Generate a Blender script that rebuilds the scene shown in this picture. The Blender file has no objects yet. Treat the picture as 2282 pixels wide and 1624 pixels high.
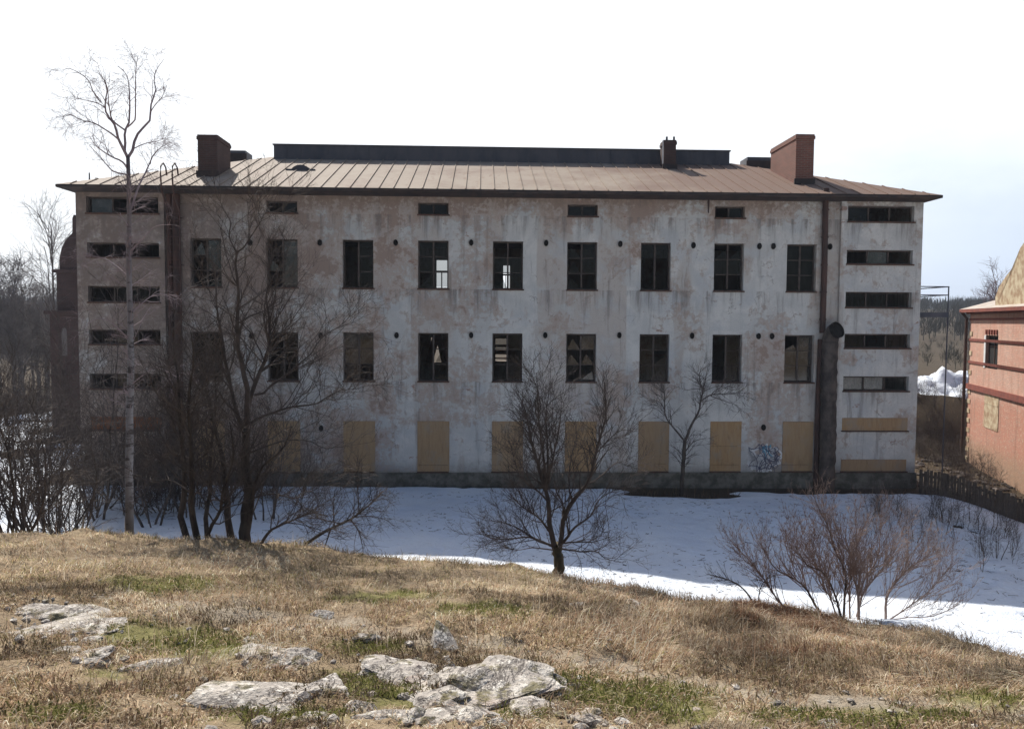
import bpy, bmesh, math, random
import numpy as np
from mathutils import Vector, Matrix

random.seed(7)
RNG = np.random.default_rng(11)
scene = bpy.context.scene
COL = scene.collection

# ------------------------------------------------------------------ camera model (reference pixels 2282 x 1624)
FPX, CX, CY = 1775.0, 1141.0, 812.0
PITCH = math.atan(97 / 1775.0)
ROLL = math.radians(0.36)
CAM = np.array([0.0, 0.0, 6.8])
fw = np.array([0, math.cos(PITCH), -math.sin(PITCH)])
u0 = np.array([0, math.sin(PITCH), math.cos(PITCH)])
r0 = np.array([1.0, 0, 0])
rt = math.cos(ROLL) * r0 + math.sin(ROLL) * u0
up = -math.sin(ROLL) * r0 + math.cos(ROLL) * u0


def ray(x, y):
    return fw + (x - CX) / FPX * rt + (CY - y) / FPX * up


def at(x, y, Y):
    v = ray(x, y)
    return CAM + v * (Y / v[1])


def proj(p):
    q = np.asarray(p) - CAM
    d = q @ fw
    d = np.where(np.abs(d) < 1e-6, 1e-6, d)
    return CX + FPX * (q @ rt) / d, CY - FPX * (q @ up) / d


cam_d = bpy.data.cameras.new('camera')
cam_d.sensor_width = 36
cam_d.lens = 36 * FPX / 2282
cam_d.clip_end = 6000
cam_d.clip_start = 0.05
cam = bpy.data.objects.new('camera', cam_d)
COL.objects.link(cam)
M = Matrix(((rt[0], up[0], -fw[0], 0), (rt[1], up[1], -fw[1], 0), (rt[2], up[2], -fw[2], 6.8), (0, 0, 0, 1)))
cam.matrix_world = M
scene.camera = cam

# ------------------------------------------------------------------ noise + terrain


def hash2(ix, iy, seed):
    h = (ix.astype(np.int64) * 374761393 + iy.astype(np.int64) * 668265263 + seed * 1442695041) & 0x7fffffff
    h = ((h ^ (h >> 13)) * 1274126177) & 0x7fffffff
    return ((h ^ (h >> 16)) & 0xffff) / 65535.0


def vn(x, y, s=1.0, seed=0):
    x = np.asarray(x, float) * s
    y = np.asarray(y, float) * s
    ix = np.floor(x)
    iy = np.floor(y)
    fx = x - ix
    fy = y - iy
    fx = fx * fx * (3 - 2 * fx)
    fy = fy * fy * (3 - 2 * fy)
    a = hash2(ix, iy, seed)
    b = hash2(ix + 1, iy, seed)
    c = hash2(ix, iy + 1, seed)
    d = hash2(ix + 1, iy + 1, seed)
    return (a * (1 - fx) + b * fx) * (1 - fy) + (c * (1 - fx) + d * fx) * fy - 0.5


def fbm(x, y, s, o=4, seed=0):
    t = 0
    amp = 1.0
    for i in range(o):
        t = t + amp * vn(x, y, s * 2 ** i, seed + i * 17)
        amp *= 0.5
    return t


def ss(a, b, x):
    t = np.clip((np.asarray(x, float) - a) / (b - a), 0, 1)
    return t * t * (3 - 2 * t)


def crest(x):
    x = np.asarray(x, float)
    return 11.6 - 0.5 * np.clip(x - 1, 0, 7) + 0.12 * np.clip(-x - 2, 0, 12)


def zg(x, y):
    x = np.asarray(x, float)
    y = np.asarray(y, float)
    yy = np.clip(y, 2.5, 40)
    H = 5.87 - 0.223 * yy
    H = H - 0.135 * np.clip(x, 0, 9) * ss(2, 8, yy) + 0.03 * np.clip(-x, 0, 14) * ss(5, 12, yy)
    H = H - 0.15 * ss(5.5, 10.5, yy) * ss(-4.0, 0.5, x)
    H = np.where(y < 2.5, H - 0.02 * (2.5 - y), H)
    near = ss(45, 15, np.hypot(x, y))
    H = H + near * (0.16 * fbm(x, y, 0.45, 3, 3) + 0.13 * fbm(x, y, 1.7, 3, 9) + 0.055 * fbm(x, y, 4.6, 2, 10))
    s = ss(20, 31, y)
    V = 0.42 * (1 - s) * ss(6.5, -3, x) - 0.06 * np.clip(x - 1, 0, 14) * (1 - 0.95 * s)
    V = V - 1.0 * ss(16.5, 20.5, x) * s
    V = V + 0.08 * fbm(x, y, 0.22, 3, 21) * ss(60, 30, y)
    yc = crest(x)
    w = 7.0 + 6 * ss(-3, -7, x)
    k = ss(yc, yc + w, y)
    z = H + (V - H) * k
    # bank and plateau beyond the right-hand yard
    b = ss(47, 50.5, y + 0.8 * fbm(x, y, 0.3, 2, 5)) * ss(14, 19, x)
    z = z + b * (3.3 + 0.4 * fbm(x, y, 0.2, 3, 8))
    # valley side and far ridge
    z = z + (9.5 + 2.0 * fbm(x, y, 0.012, 3, 41)) * ss(95, 300, y)
    z = z + (10.0 + 6 * fbm(x, y, 0.004, 3, 51)) * ss(480, 900, y)
    z = z - 25 * ss(1000, 1800, y)
    z = z - 12 * ss(-20, -200, y)
    return z


def z1(x, y):
    return float(zg(np.array([x]), np.array([y]))[0])


def hit(px, py, y0=2.2, y1=75):
    v = ray(px, py)
    ys = np.arange(y0, y1, 0.02)
    P = CAM[None, :] + v[None, :] * (ys / v[1])[:, None]
    d = P[:, 2] - zg(P[:, 0], P[:, 1])
    i = np.argmax(d < 0)
    return P[i]


# ------------------------------------------------------------------ mesh helpers
class MB:
    def __init__(self):
        self.v = []
        self.q = []
        self.t = []
        self.n = 0

    def add(self, verts, quads=None, tris=None):
        verts = np.asarray(verts, float).reshape(-1, 3)
        self.v.append(verts)
        if quads is not None and len(quads):
            self.q.append(np.asarray(quads, int) + self.n)
        if tris is not None and len(tris):
            self.t.append(np.asarray(tris, int) + self.n)
        self.n += len(verts)

    def box(self, x0, x1, y0, y1, z0, z1):
        v = [(x0, y0, z0), (x1, y0, z0), (x1, y1, z0), (x0, y1, z0), (x0, y0, z1), (x1, y0, z1), (x1, y1, z1), (x0, y1, z1)]
        self.add(v, [(0, 3, 2, 1), (4, 5, 6, 7), (0, 1, 5, 4), (1, 2, 6, 5), (2, 3, 7, 6), (3, 0, 4, 7)])

    def bar(self, a, b, w, h):
        a = Vector(a)
        b = Vector(b)
        d = (b - a).normalized()
        r = Vector((0, 0, 1)) if abs(d.z) < 0.9 else Vector((1, 0, 0))
        s = d.cross(r).normalized() * w / 2
        t = d.cross(s).normalized() * h / 2
        v = [a - s - t, a + s - t, a + s + t, a - s + t, b - s - t, b + s - t, b + s + t, b - s + t]
        self.add([tuple(p) for p in v], [(0, 3, 2, 1), (4, 5, 6, 7), (0, 1, 5, 4), (1, 2, 6, 5), (2, 3, 7, 6), (3, 0, 4, 7)])

    def quad(self, a, b, c, d):
        self.add([a, b, c, d], [(0, 1, 2, 3)])

    def tubes(self, P, R, k=4, cap=False):
        P = np.asarray(P, float)
        R = np.asarray(R, float)
        if P.ndim == 2:
            P = P[None]
            R = R[None]
        m, n, _ = P.shape
        T = np.gradient(P, axis=1)
        T /= np.linalg.norm(T, axis=2, keepdims=True) + 1e-9
        avg = T.mean(axis=1)
        ref = np.where(np.abs(avg[:, 2:3]) < 0.8, np.array([[0, 0, 1.0]]), np.array([[1.0, 0, 0]]))[:, None, :]
        ref = np.broadcast_to(ref, T.shape)
        B = np.cross(T, ref)
        B /= np.linalg.norm(B, axis=2, keepdims=True) + 1e-9
        N = np.cross(B, T)
        a = np.arange(k) * 2 * math.pi / k
        V = P[:, :, None, :] + R[:, :, None, None] * (np.cos(a)[None, None, :, None] * B[:, :, None, :] + np.sin(a)[None, None, :, None] * N[:, :, None, :])
        base = (np.arange(m) * n * k)[:, None, None]
        i = (np.arange(n - 1) * k)[None, :, None]
        j = np.arange(k)[None, None, :]
        j2 = (j + 1) % k
        Q = np.stack([base + i + j, base + i + j2, base + i + k + j2, base + i + k + j], axis=-1).reshape(-1, 4)
        tris = None
        if cap and k == 4:
            c0 = base[:, 0, 0][:, None] + np.array([[0, 3, 2, 1]])
            c1 = base[:, 0, 0][:, None] + (n - 1) * k + np.array([[0, 1, 2, 3]])
            Q = np.concatenate([Q, c0, c1])
        elif cap:
            tr = []
            for mm in range(m):
                for e, o in ((0, 0), (1, (n - 1) * k)):
                    b0 = mm * n * k + o
                    for q in range(1, k - 1):
                        tr.append((b0, b0 + q + 1, b0 + q) if e == 0 else (b0, b0 + q, b0 + q + 1))
            tris = tr
        self.add(V.reshape(-1, 3), Q, tris)

    def mesh(self, name, smooth=False, loc=None):
        V = np.concatenate(self.v) if self.v else np.zeros((0, 3))
        if loc is not None:
            V = V - np.asarray(loc)
        q = np.concatenate(self.q) if self.q else np.zeros((0, 4), int)
        t = np.concatenate(self.t) if self.t else np.zeros((0, 3), int)
        me = bpy.data.meshes.new(name)
        me.vertices.add(len(V))
        me.vertices.foreach_set('co', V.astype(np.float32).ravel())
        nl = q.size + t.size
        me.loops.add(nl)
        me.loops.foreach_set('vertex_index', np.concatenate([q.ravel(), t.ravel()]).astype(np.int32))
        npoly = len(q) + len(t)
        me.polygons.add(npoly)
        st = np.concatenate([np.arange(len(q)) * 4, q.size + np.arange(len(t)) * 3]).astype(np.int32)
        me.polygons.foreach_set('loop_start', st)
        try:
            me.polygons.foreach_set('loop_total', np.concatenate([np.full(len(q), 4), np.full(len(t), 3)]).astype(np.int32))
        except Exception:
            pass
        me.polygons.foreach_set('use_smooth', np.full(npoly, smooth, bool))
        me.update(calc_edges=True)
        me.validate()
        return me

    def build(self, name, m, parent=None, smooth=False, loc=None):
        me = self.mesh(name, smooth, loc)
        o = bpy.data.objects.new(name, me)
        COL.objects.link(o)
        for mm in (m if isinstance(m, (list, tuple)) else [m]):
            me.materials.append(mm)
        if parent is not None:
            o.parent = parent
        if loc is not None:
            o.location = loc
        return o


def tag(o, label=None, cat=None, group=None, kind=None):
    if label:
        o['label'] = label
    if cat:
        o['category'] = cat
    if group:
        o['group'] = group
    if kind:
        o['kind'] = kind
    return o


def empty(name, loc, rz=0.0):
    o = bpy.data.objects.new(name, None)
    COL.objects.link(o)
    o.location = tuple(float(c) for c in loc)
    o.rotation_euler = (0, 0, rz)
    o.empty_display_size = 0.3
    return o


def copy_thing(root, loc, rz=0.0, sc=1.0, label=None):
    r = root.copy()
    COL.objects.link(r)
    r.location = loc
    r.rotation_euler = (0, 0, rz)
    r.scale = (sc, sc, sc)
    if label:
        r['label'] = label
    for ch in root.children:
        c = ch.copy()
        COL.objects.link(c)
        c.parent = r
        for g in ch.children:
            d = g.copy()
            COL.objects.link(d)
            d.parent = c
    return r


# ------------------------------------------------------------------ materials
class NT:
    def __init__(self, name):
        self.m = bpy.data.materials.new(name)
        self.m.use_nodes = True
        self.t = self.m.node_tree
        self.t.nodes.clear()
        self.out = self.t.nodes.new('ShaderNodeOutputMaterial')
        self.b = self.t.nodes.new('ShaderNodeBsdfPrincipled')
        self.t.links.new(self.b.outputs[0], self.out.inputs[0])
        self._tc = None

    def set(self, sock, val):
        if hasattr(val, 'is_output') or isinstance(val, bpy.types.NodeSocket):
            self.t.links.new(val, sock)
        else:
            if isinstance(val, tuple) and len(val) == 3 and sock.type == 'RGBA':
                val = (*val, 1)
            sock.default_value = val

    def obj(self, sc=None):
        if self._tc is None:
            self._tc = self.t.nodes.new('ShaderNodeTexCoord')
        v = self._tc.outputs['Object']
        if sc:
            mp = self.t.nodes.new('ShaderNodeMapping')
            mp.inputs['Scale'].default_value = sc
            self.t.links.new(v, mp.inputs[0])
            v = mp.outputs[0]
        return v

    def noise(self, scale, detail=4, rough=0.55, vec=None, dist=0.0):
        n = self.t.nodes.new('ShaderNodeTexNoise')
        self.t.links.new(vec if vec is not None else self.obj(), n.inputs['Vector'])
        n.inputs['Scale'].default_value = scale
        n.inputs['Detail'].default_value = detail
        n.inputs['Roughness'].default_value = rough
        n.inputs['Distortion'].default_value = dist
        return n.outputs['Fac']

    def ramp(self, fac, a, b):
        n = self.t.nodes.new('ShaderNodeMapRange')
        n.interpolation_type = 'SMOOTHSTEP'
        self.set(n.inputs[0], fac)
        n.inputs[1].default_value = a
        n.inputs[2].default_value = b
        return n.outputs[0]

    def mix(self, fac, a, b, mode='MIX'):
        n = self.t.nodes.new('ShaderNodeMix')
        n.data_type = 'RGBA'
        n.blend_type = mode
        self.set(n.inputs[0], fac)
        self.set(n.inputs[6], a)
        self.set(n.inputs[7], b)
        return n.outputs[2]

    def math(self, op, a, b=0.0):
        n = self.t.nodes.new('ShaderNodeMath')
        n.operation = op
        self.set(n.inputs[0], a)
        self.set(n.inputs[1], b)
        return n.outputs[0]

    def sep(self, v=None):
        n = self.t.nodes.new('ShaderNodeSeparateXYZ')
        self.t.links.new(v if v is not None else self.obj(), n.inputs[0])
        return n.outputs

    def attr(self, name):
        n = self.t.nodes.new('ShaderNodeAttribute')
        n.attribute_name = name
        return n

    def bump(self, h, strength=0.4, dist=0.02):
        n = self.t.nodes.new('ShaderNodeBump')
        n.inputs['Strength'].default_value = strength
        n.inputs['Distance'].default_value = dist
        self.t.links.new(h, n.inputs['Height'])
        self.t.links.new(n.outputs[0], self.b.inputs['Normal'])

    def col(self, c, rough=0.9, metal=0.0, spec=0.3):
        self.set(self.b.inputs['Base Color'], c)
        self.set(self.b.inputs['Roughness'], rough)
        self.b.inputs['Metallic'].default_value = metal
        self.b.inputs['Specular IOR Level'].default_value = spec
        return self.m


def simple(name, c1, c2, scale=3.0, rough=0.9, spec=0.2, stretch=None, bump=0.0, detail=5):
    n = NT(name)
    v = n.obj(stretch) if stretch else None
    f = n.noise(scale, detail, 0.6, v)
    c = n.mix(n.ramp(f, 0.35, 0.65), c1, c2)
    if bump:
        n.bump(f, bump, 0.03)
    return n.col(c, rough, 0, spec)


def m_plaster():
    n = NT('plaster')
    x, y, z = n.sep()
    big = n.noise(0.30, 4, 0.6)
    mid = n.noise(1.0, 6, 0.65, None, 0.5)
    fine = n.noise(5, 7, 0.7)
    grit = n.noise(24, 5, 0.75)
    vert = n.noise(1.5, 5, 0.65, n.obj((1.0, 1.0, 0.25)))
    M_ = lambda a, b: n.math('MULTIPLY', a, b)
    A_ = lambda a, b: n.math('ADD', a, b)
    c = n.mix(n.ramp(mid, 0.35, 0.66), (0.455, 0.445, 0.425), (0.57, 0.55, 0.515))
    c = n.mix(M_(n.ramp(n.noise(0.7, 5, 0.6), 0.50, 0.62), 0.6), c, (0.41, 0.415, 0.42))
    # bare pinkish-brown undercoat where the paint has flaked away
    left = M_(n.ramp(x, 19.0, 4.0), 0.075)
    top = M_(n.ramp(z, 10.2, 11.8), 0.075)
    s = A_(A_(M_(big, 0.50), M_(mid, 0.28)), A_(M_(fine, 0.26), A_(left, top)))
    und = n.mix(fine, (0.30, 0.22, 0.175), (0.42, 0.335, 0.28))
    c = n.mix(M_(n.ramp(s, 0.528, 0.575), 0.68), c, und)
    c = n.mix(M_(n.ramp(s, 0.585, 0.62), 0.7), c, (0.25, 0.165, 0.125))
    b2 = A_(M_(vert, 0.6), A_(M_(fine, 0.25), M_(big, 0.15)))
    c = n.mix(M_(n.ramp(b2, 0.535, 0.60), 0.5), c, (0.38, 0.315, 0.27))
    sx_ = n.noise(0.62, 1, 0.3, n.obj((1.0, 0.0, 0.12)))
    c = n.mix(M_(n.ramp(sx_, 0.56, 0.585), M_(n.ramp(mid, 0.36, 0.52), 0.5)), c, (0.36, 0.285, 0.235))
    # brick where the undercoat has gone too
    br = n.noise(0.9, 7, 0.75, n.obj((0.7, 1, 1.5)))
    c = n.mix(M_(n.ramp(br, 0.635, 0.66), 0.8), c, n.mix(grit, (0.22, 0.11, 0.075), (0.30, 0.17, 0.13)))
    # grey-black grime, run-off below the sills and under the eave
    st = n.noise(3.4, 5, 0.65, n.obj((1.0, 1.0, 0.09)))
    c = n.mix(M_(n.ramp(st, 0.55, 0.70), 0.5), c, (0.17, 0.15, 0.135))
    for z0 in (z_r1[0], z_r2[0], z_r3[0] - 0.1, z_at[0]):
        band = M_(n.ramp(z, z0 - 1.3, z0), n.math('LESS_THAN', z, z0))
        c = n.mix(M_(M_(band, n.ramp(st, 0.45, 0.62)), 0.55), c, (0.15, 0.135, 0.125))
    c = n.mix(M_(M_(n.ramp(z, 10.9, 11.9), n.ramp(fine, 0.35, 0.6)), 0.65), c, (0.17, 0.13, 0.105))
    dl = M_(n.ramp(x, 13.0, 3.0), n.ramp(A_(M_(mid, 0.6), M_(fine, 0.4)), 0.3, 0.55))
    c = n.mix(M_(dl, 0.78), c, (0.15, 0.12, 0.105))
    ft = A_(z, M_(fine, 1.2))
    c = n.mix(M_(n.ramp(ft, 1.9, 0.9), 0.75), c, (0.15, 0.14, 0.125))
    c = n.mix(M_(n.ramp(grit, 0.5, 0.68), 0.35), c, (0.20, 0.185, 0.175))
    # hair cracks
    vo = n.t.nodes.new('ShaderNodeTexVoronoi')
    vo.feature = 'DISTANCE_TO_EDGE'
    vo.inputs['Scale'].default_value = 0.55
    mv = n.t.nodes.new('ShaderNodeVectorMath')
    mv.operation = 'ADD'
    n.t.links.new(n.obj(), mv.inputs[0])
    nz = n.t.nodes.new('ShaderNodeTexNoise')
    n.t.links.new(n.obj(), nz.inputs['Vector'])
    nz.inputs['Scale'].default_value = 1.7
    nz.inputs['Detail'].default_value = 6
    n.t.links.new(nz.outputs['Color'], mv.inputs[1])
    n.t.links.new(mv.outputs[0], vo.inputs['Vector'])
    c = n.mix(M_(M_(n.ramp(vo.outputs['Distance'], 0.010, 0.002), n.ramp(mid, 0.48, 0.6)), 0.55), c, (0.17, 0.155, 0.145))
    n.bump(A_(M_(n.ramp(s, 0.535, 0.565), -0.6), M_(grit, 0.35)), 0.6, 0.03)
    return n.col(c, 0.95, 0, 0.15)


def m_plinth():
    n = NT('plinth_stone')
    f = n.noise(2.5, 6, 0.65)
    c = n.mix(n.ramp(f, 0.35, 0.65), (0.07, 0.068, 0.055), (0.16, 0.15, 0.13))
    n.bump(n.noise(9, 5), 0.7, 0.04)
    return n.col(c, 0.95)


def m_roof():
    n = NT('roof_tin')
    x, y, z = n.sep()
    f = n.noise(0.5, 6, 0.65)
    g = n.noise(3, 6, 0.7, n.obj((1, 0.25, 1)))
    t = n.math('ADD', n.math('MULTIPLY', n.ramp(x, 16, 30), 0.45), n.math('MULTIPLY', f, 1.0))  # browner to the right: grazing light on the left is put into the colour
    c = n.mix(n.ramp(t, 0.4, 0.85), (0.335, 0.275, 0.22), (0.21, 0.145, 0.115))
    c = n.mix(n.math('MULTIPLY', n.ramp(g, 0.52, 0.72), 0.55), c, (0.20, 0.12, 0.09))
    return n.col(c, 0.8, 0.0, 0.12)


def m_brick(name, c1, c2, mortar, scale=1.0, wall_axis='x'):
    n = NT(name)
    v = n.obj()
    s = n.sep(v)
    cb = n.t.nodes.new('ShaderNodeCombineXYZ')
    n.t.links.new(n.math('ADD', s[0], s[1]), cb.inputs[0])
    n.t.links.new(s[2], cb.inputs[1])
    b = n.t.nodes.new('ShaderNodeTexBrick')
    n.t.links.new(cb.outputs[0], b.inputs['Vector'])
    b.inputs['Scale'].default_value = 1.0
    b.inputs['Brick Width'].default_value = 0.26 * scale
    b.inputs['Row Height'].default_value = 0.075 * scale
    b.inputs['Mortar Size'].default_value = 0.009
    b.inputs['Color1'].default_value = (*c1, 1)
    b.inputs['Color2'].default_value = (*c2, 1)
    b.inputs['Mortar'].default_value = (*mortar, 1)
    f = n.noise(1.4, 5, 0.65)
    c = n.mix(n.math('MULTIPLY', n.ramp(f, 0.45, 0.7), 0.45), b.outputs[0], tuple(0.5 * k for k in c1))
    n.bump(b.outputs['Fac'], -0.4, 0.01)
    return n.col(c, 0.92)


def m_ply():
    n = NT('plywood')
    f = n.noise(2.2, 5, 0.6, n.obj((3.5, 1, 0.5)), 1.2)
    g = n.noise(0.7, 3, 0.5)
    c = n.mix(n.ramp(f, 0.3, 0.7), (0.37, 0.235, 0.115), (0.29, 0.175, 0.085))
    c = n.mix(n.math('MULTIPLY', n.ramp(g, 0.45, 0.65), 0.5), c, (0.34, 0.24, 0.14))
    oi = n.t.nodes.new('ShaderNodeObjectInfo')
    c = n.mix(n.math('MULTIPLY', oi.outputs['Random'], 0.5), c, (0.25, 0.185, 0.125))
    gw = n.noise(1.6, 6, 0.7, n.obj((1, 1, 0.6)))
    c = n.mix(n.math('MULTIPLY', n.ramp(gw, 0.50, 0.66), 0.55), c, (0.25, 0.215, 0.175))
    h = n.noise(5, 4, 0.6, n.obj((1, 1, 0.3)))
    c = n.mix(n.math('MULTIPLY', n.ramp(h, 0.55, 0.75), 0.5), c, (0.16, 0.10, 0.05))
    return n.col(c, 0.8)


def m_snow():
    n = NT('snow')
    f = n.noise(0.6, 5, 0.55)
    d = n.noise(3.5, 7, 0.7)
    c = n.mix(n.ramp(f, 0.3, 0.7), (0.68, 0.74, 0.83), (0.76, 0.80, 0.85))
    c = n.mix(n.math('MULTIPLY', n.ramp(d, 0.56, 0.74), 0.4), c, (0.46, 0.43, 0.39))
    e_ = n.noise(0.25, 4, 0.6)
    c = n.mix(n.math('MULTIPLY', n.ramp(e_, 0.45, 0.62), 0.12), c, (0.55, 0.55, 0.56))
    sp = n.noise(22, 3, 0.6)
    c = n.mix(n.math('MULTIPLY', n.ramp(sp, 0.68, 0.76), 0.5), c, (0.16, 0.13, 0.1))
    h = n.math('ADD', n.noise(1.5, 5, 0.6), n.math('MULTIPLY', n.noise(9, 4, 0.6), 0.25))
    n.bump(h, 0.8, 0.22)
    return n.col(c, 0.75, 0, 0.2)


def m_ground():
    n = NT('ground_earth')
    a = n.attr('cover')   # r: moss, g: bare path, b: straw
    sp = n.t.nodes.new('ShaderNodeSeparateColor')
    n.t.links.new(a.outputs['Color'], sp.inputs[0])
    f = n.noise(1.3, 6, 0.65)
    g = n.noise(7, 6, 0.7)
    k = n.noise(30, 5, 0.7)
    straw = n.mix(n.ramp(g, 0.3, 0.7), (0.22, 0.16, 0.10), (0.38, 0.30, 0.20))
    c = n.mix(n.ramp(f, 0.35, 0.65), straw, (0.28, 0.21, 0.14))
    path = n.mix(n.ramp(k, 0.3, 0.7), (0.24, 0.20, 0.155), (0.40, 0.35, 0.28))
    c = n.mix(sp.outputs[1], c, path)
    moss = n.mix(n.ramp(g, 0.35, 0.65), (0.13, 0.13, 0.04), (0.215, 0.2, 0.08))
    c = n.mix(sp.outputs[0], c, moss)
    c = n.mix(n.math('MULTIPLY', n.ramp(k, 0.55, 0.75), 0.5), c, (0.05, 0.04, 0.03))
    dk = n.noise(2.6, 5, 0.7)
    c = n.mix(n.math('MULTIPLY', n.ramp(dk, 0.56, 0.68), 0.55), c, (0.065, 0.048, 0.032))
    far = n.mix(n.noise(0.35, 7, 0.75), (0.04, 0.03, 0.024), (0.105, 0.082, 0.055))
    c = n.mix(sp.outputs[2], c, far)
    h = n.math('ADD', g, n.math('MULTIPLY', k, 0.5))
    n.bump(h, 0.9, 0.06)
    return n.col(c, 1.0, 0, 0.1)


def m_blade():
    n = NT('grass_blade')
    a = n.attr('tint')
    n.t.nodes.remove(n.b)
    d = n.t.nodes.new('ShaderNodeBsdfDiffuse')
    tr = n.t.nodes.new('ShaderNodeBsdfTranslucent')
    mx = n.t.nodes.new('ShaderNodeMixShader')
    mx.inputs[0].default_value = 0.48
    n.t.links.new(a.outputs['Color'], d.inputs[0])
    n.t.links.new(a.outputs['Color'], tr.inputs[0])
    n.t.links.new(d.outputs[0], mx.inputs[1])
    n.t.links.new(tr.outputs[0], mx.inputs[2])
    n.t.links.new(mx.outputs[0], n.out.inputs[0])
    return n.m


def m_rock():
    n = NT('lichen_rock')
    f = n.noise(3.5, 6, 0.65)
    g = n.noise(14, 6, 0.7)
    v = n.noise(40, 4, 0.7)
    c = n.mix(n.ramp(f, 0.35, 0.65), (0.33, 0.295, 0.265), (0.58, 0.53, 0.465))
    c = n.mix(n.ramp(g, 0.52, 0.62), c, (0.68, 0.64, 0.58))
    c = n.mix(n.math('MULTIPLY', n.ramp(v, 0.53, 0.66), 0.65), c, (0.13, 0.12, 0.11))
    p = n.noise(2.1, 5, 0.6)
    c = n.mix(n.math('MULTIPLY', n.ramp(p, 0.54, 0.66), 0.5), c, (0.33, 0.24, 0.20))
    m = n.noise(5.3, 6, 0.7)
    c = n.mix(n.math('MULTIPLY', n.ramp(m, 0.54, 0.62), 0.8), c, (0.15, 0.13, 0.055))
    ck = n.noise(1.8, 7, 0.75, n.obj((1.0, 1.0, 2.0)), 0.8)
    c = n.mix(n.math('MULTIPLY', n.ramp(n.math('ABSOLUTE', n.math('SUBTRACT', ck, 0.5)), 0.022, 0.004), 0.8), c, (0.07, 0.06, 0.055))
    n.bump(n.math('ADD', g, n.math('MULTIPLY', v, 0.6)), 0.9, 0.03)
    return n.col(c, 0.95, 0, 0.15)


def m_birch():
    n = NT('birch_bark')
    x, y, z = n.sep()
    f = n.noise(3.0, 5, 0.7, n.obj((1.0, 1.0, 2.2)))
    g = n.noise(1.1, 4, 0.7)
    c = n.mix(n.ramp(f, 0.50, 0.60), (0.19, 0.18, 0.185), (0.055, 0.047, 0.047))
    c = n.mix(n.math('MULTIPLY', n.ramp(z, 2.2, 0.3), 0.9), c, (0.05, 0.043, 0.04))
    c = n.mix(n.math('MULTIPLY', n.ramp(z, 5.0, 8.5), 0.8), c, (0.13, 0.10, 0.10))
    return n.col(c, 0.85)


def m_glass():
    n = NT('window_glass')
    n.t.nodes.remove(n.b)
    tr = n.t.nodes.new('ShaderNodeBsdfTransparent')
    tr.inputs[0].default_value = (0.42, 0.43, 0.43, 1)
    gl = n.t.nodes.new('ShaderNodeBsdfGlossy')
    gl.inputs['Roughness'].default_value = 0.12
    gl.inputs['Color'].default_value = (0.8, 0.8, 0.8, 1)
    mx = n.t.nodes.new('ShaderNodeMixShader')
    mx.inputs[0].default_value = 0.016
    n.t.links.new(tr.outputs[0], mx.inputs[1])
    n.t.links.new(gl.outputs[0], mx.inputs[2])
    n.t.links.new(mx.outputs[0], n.out.inputs[0])
    return n.m


def m_dusty():
    n = NT('dusty_glass')
    n.t.nodes.remove(n.b)
    tr = n.t.nodes.new('ShaderNodeBsdfTransparent')
    tr.inputs[0].default_value = (0.5, 0.5, 0.5, 1)
    df = n.t.nodes.new('ShaderNodeBsdfDiffuse')
    df.inputs[0].default_value = (0.065, 0.062, 0.06, 1)
    gl = n.t.nodes.new('ShaderNodeBsdfGlossy')
    gl.inputs['Roughness'].default_value = 0.08
    m1 = n.t.nodes.new('ShaderNodeMixShader')
    n.t.links.new(n.ramp(n.noise(2.3, 5, 0.65), 0.3, 0.8), m1.inputs[0])
    n.t.links.new(tr.outputs[0], m1.inputs[1])
    n.t.links.new(df.outputs[0], m1.inputs[2])
    m2 = n.t.nodes.new('ShaderNodeMixShader')
    m2.inputs[0].default_value = 0.05
    n.t.links.new(m1.outputs[0], m2.inputs[1])
    n.t.links.new(gl.outputs[0], m2.inputs[2])
    n.t.links.new(m2.outputs[0], n.out.inputs[0])
    return n.m


MT = {}
MT['dusty'] = m_dusty()
MT['plinth'] = m_plinth()
MT['roof'] = m_roof()
MT['brick'] = m_brick('red_brick', (0.20, 0.075, 0.052), (0.14, 0.058, 0.042), (0.17, 0.14, 0.125))
MT['dark_brick'] = m_brick('dark_red_brick', (0.085, 0.045, 0.04), (0.062, 0.036, 0.034), (0.075, 0.065, 0.06))  # darker brick on two chimneys and the left wing
MT['ply'] = m_ply()
MT['brown_board'] = simple('brown_board', (0.20, 0.085, 0.04), (0.14, 0.06, 0.032), 3, 0.85, 0.2, (0.4, 1, 3))
MT['frame'] = simple('window_paint', (0.045, 0.036, 0.032), (0.085, 0.065, 0.055), 6, 0.7)
MT['sill'] = simple('rusty_sill', (0.10, 0.05, 0.035), (0.06, 0.04, 0.033), 6, 0.7)
MT['rust'] = simple('rusty_pipe', (0.075, 0.036, 0.027), (0.042, 0.026, 0.023), 3.5, 0.7, 0.3, (1, 1, 0.4))
MT['tin'] = simple('dark_tin', (0.050, 0.055, 0.072), (0.085, 0.085, 0.10), 1.4, 0.6, 0.35, (1, 1, 0.4))
MT['tin_edge'] = simple('eave_tin', (0.028, 0.024, 0.025), (0.055, 0.038, 0.034), 2.2, 0.7, 0.3)
MT['duct'] = simple('old_duct', (0.095, 0.075, 0.064), (0.036, 0.029, 0.027), 2.6, 0.8, 0.25, (1, 1, 0.7), 0.5)
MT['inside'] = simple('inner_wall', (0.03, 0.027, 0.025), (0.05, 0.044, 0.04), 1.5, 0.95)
MT['void'] = simple('shaded_opening', (0.012, 0.011, 0.011), (0.02, 0.018, 0.017), 5, 1.0)  # near-black colour stands in for shade inside vents, flues, duct mouth and panes
MT['glass'] = m_glass()
MT['snow'] = m_snow()
MT['ground'] = m_ground()
MT['blade'] = m_blade()
MT['rock'] = m_rock()
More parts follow.
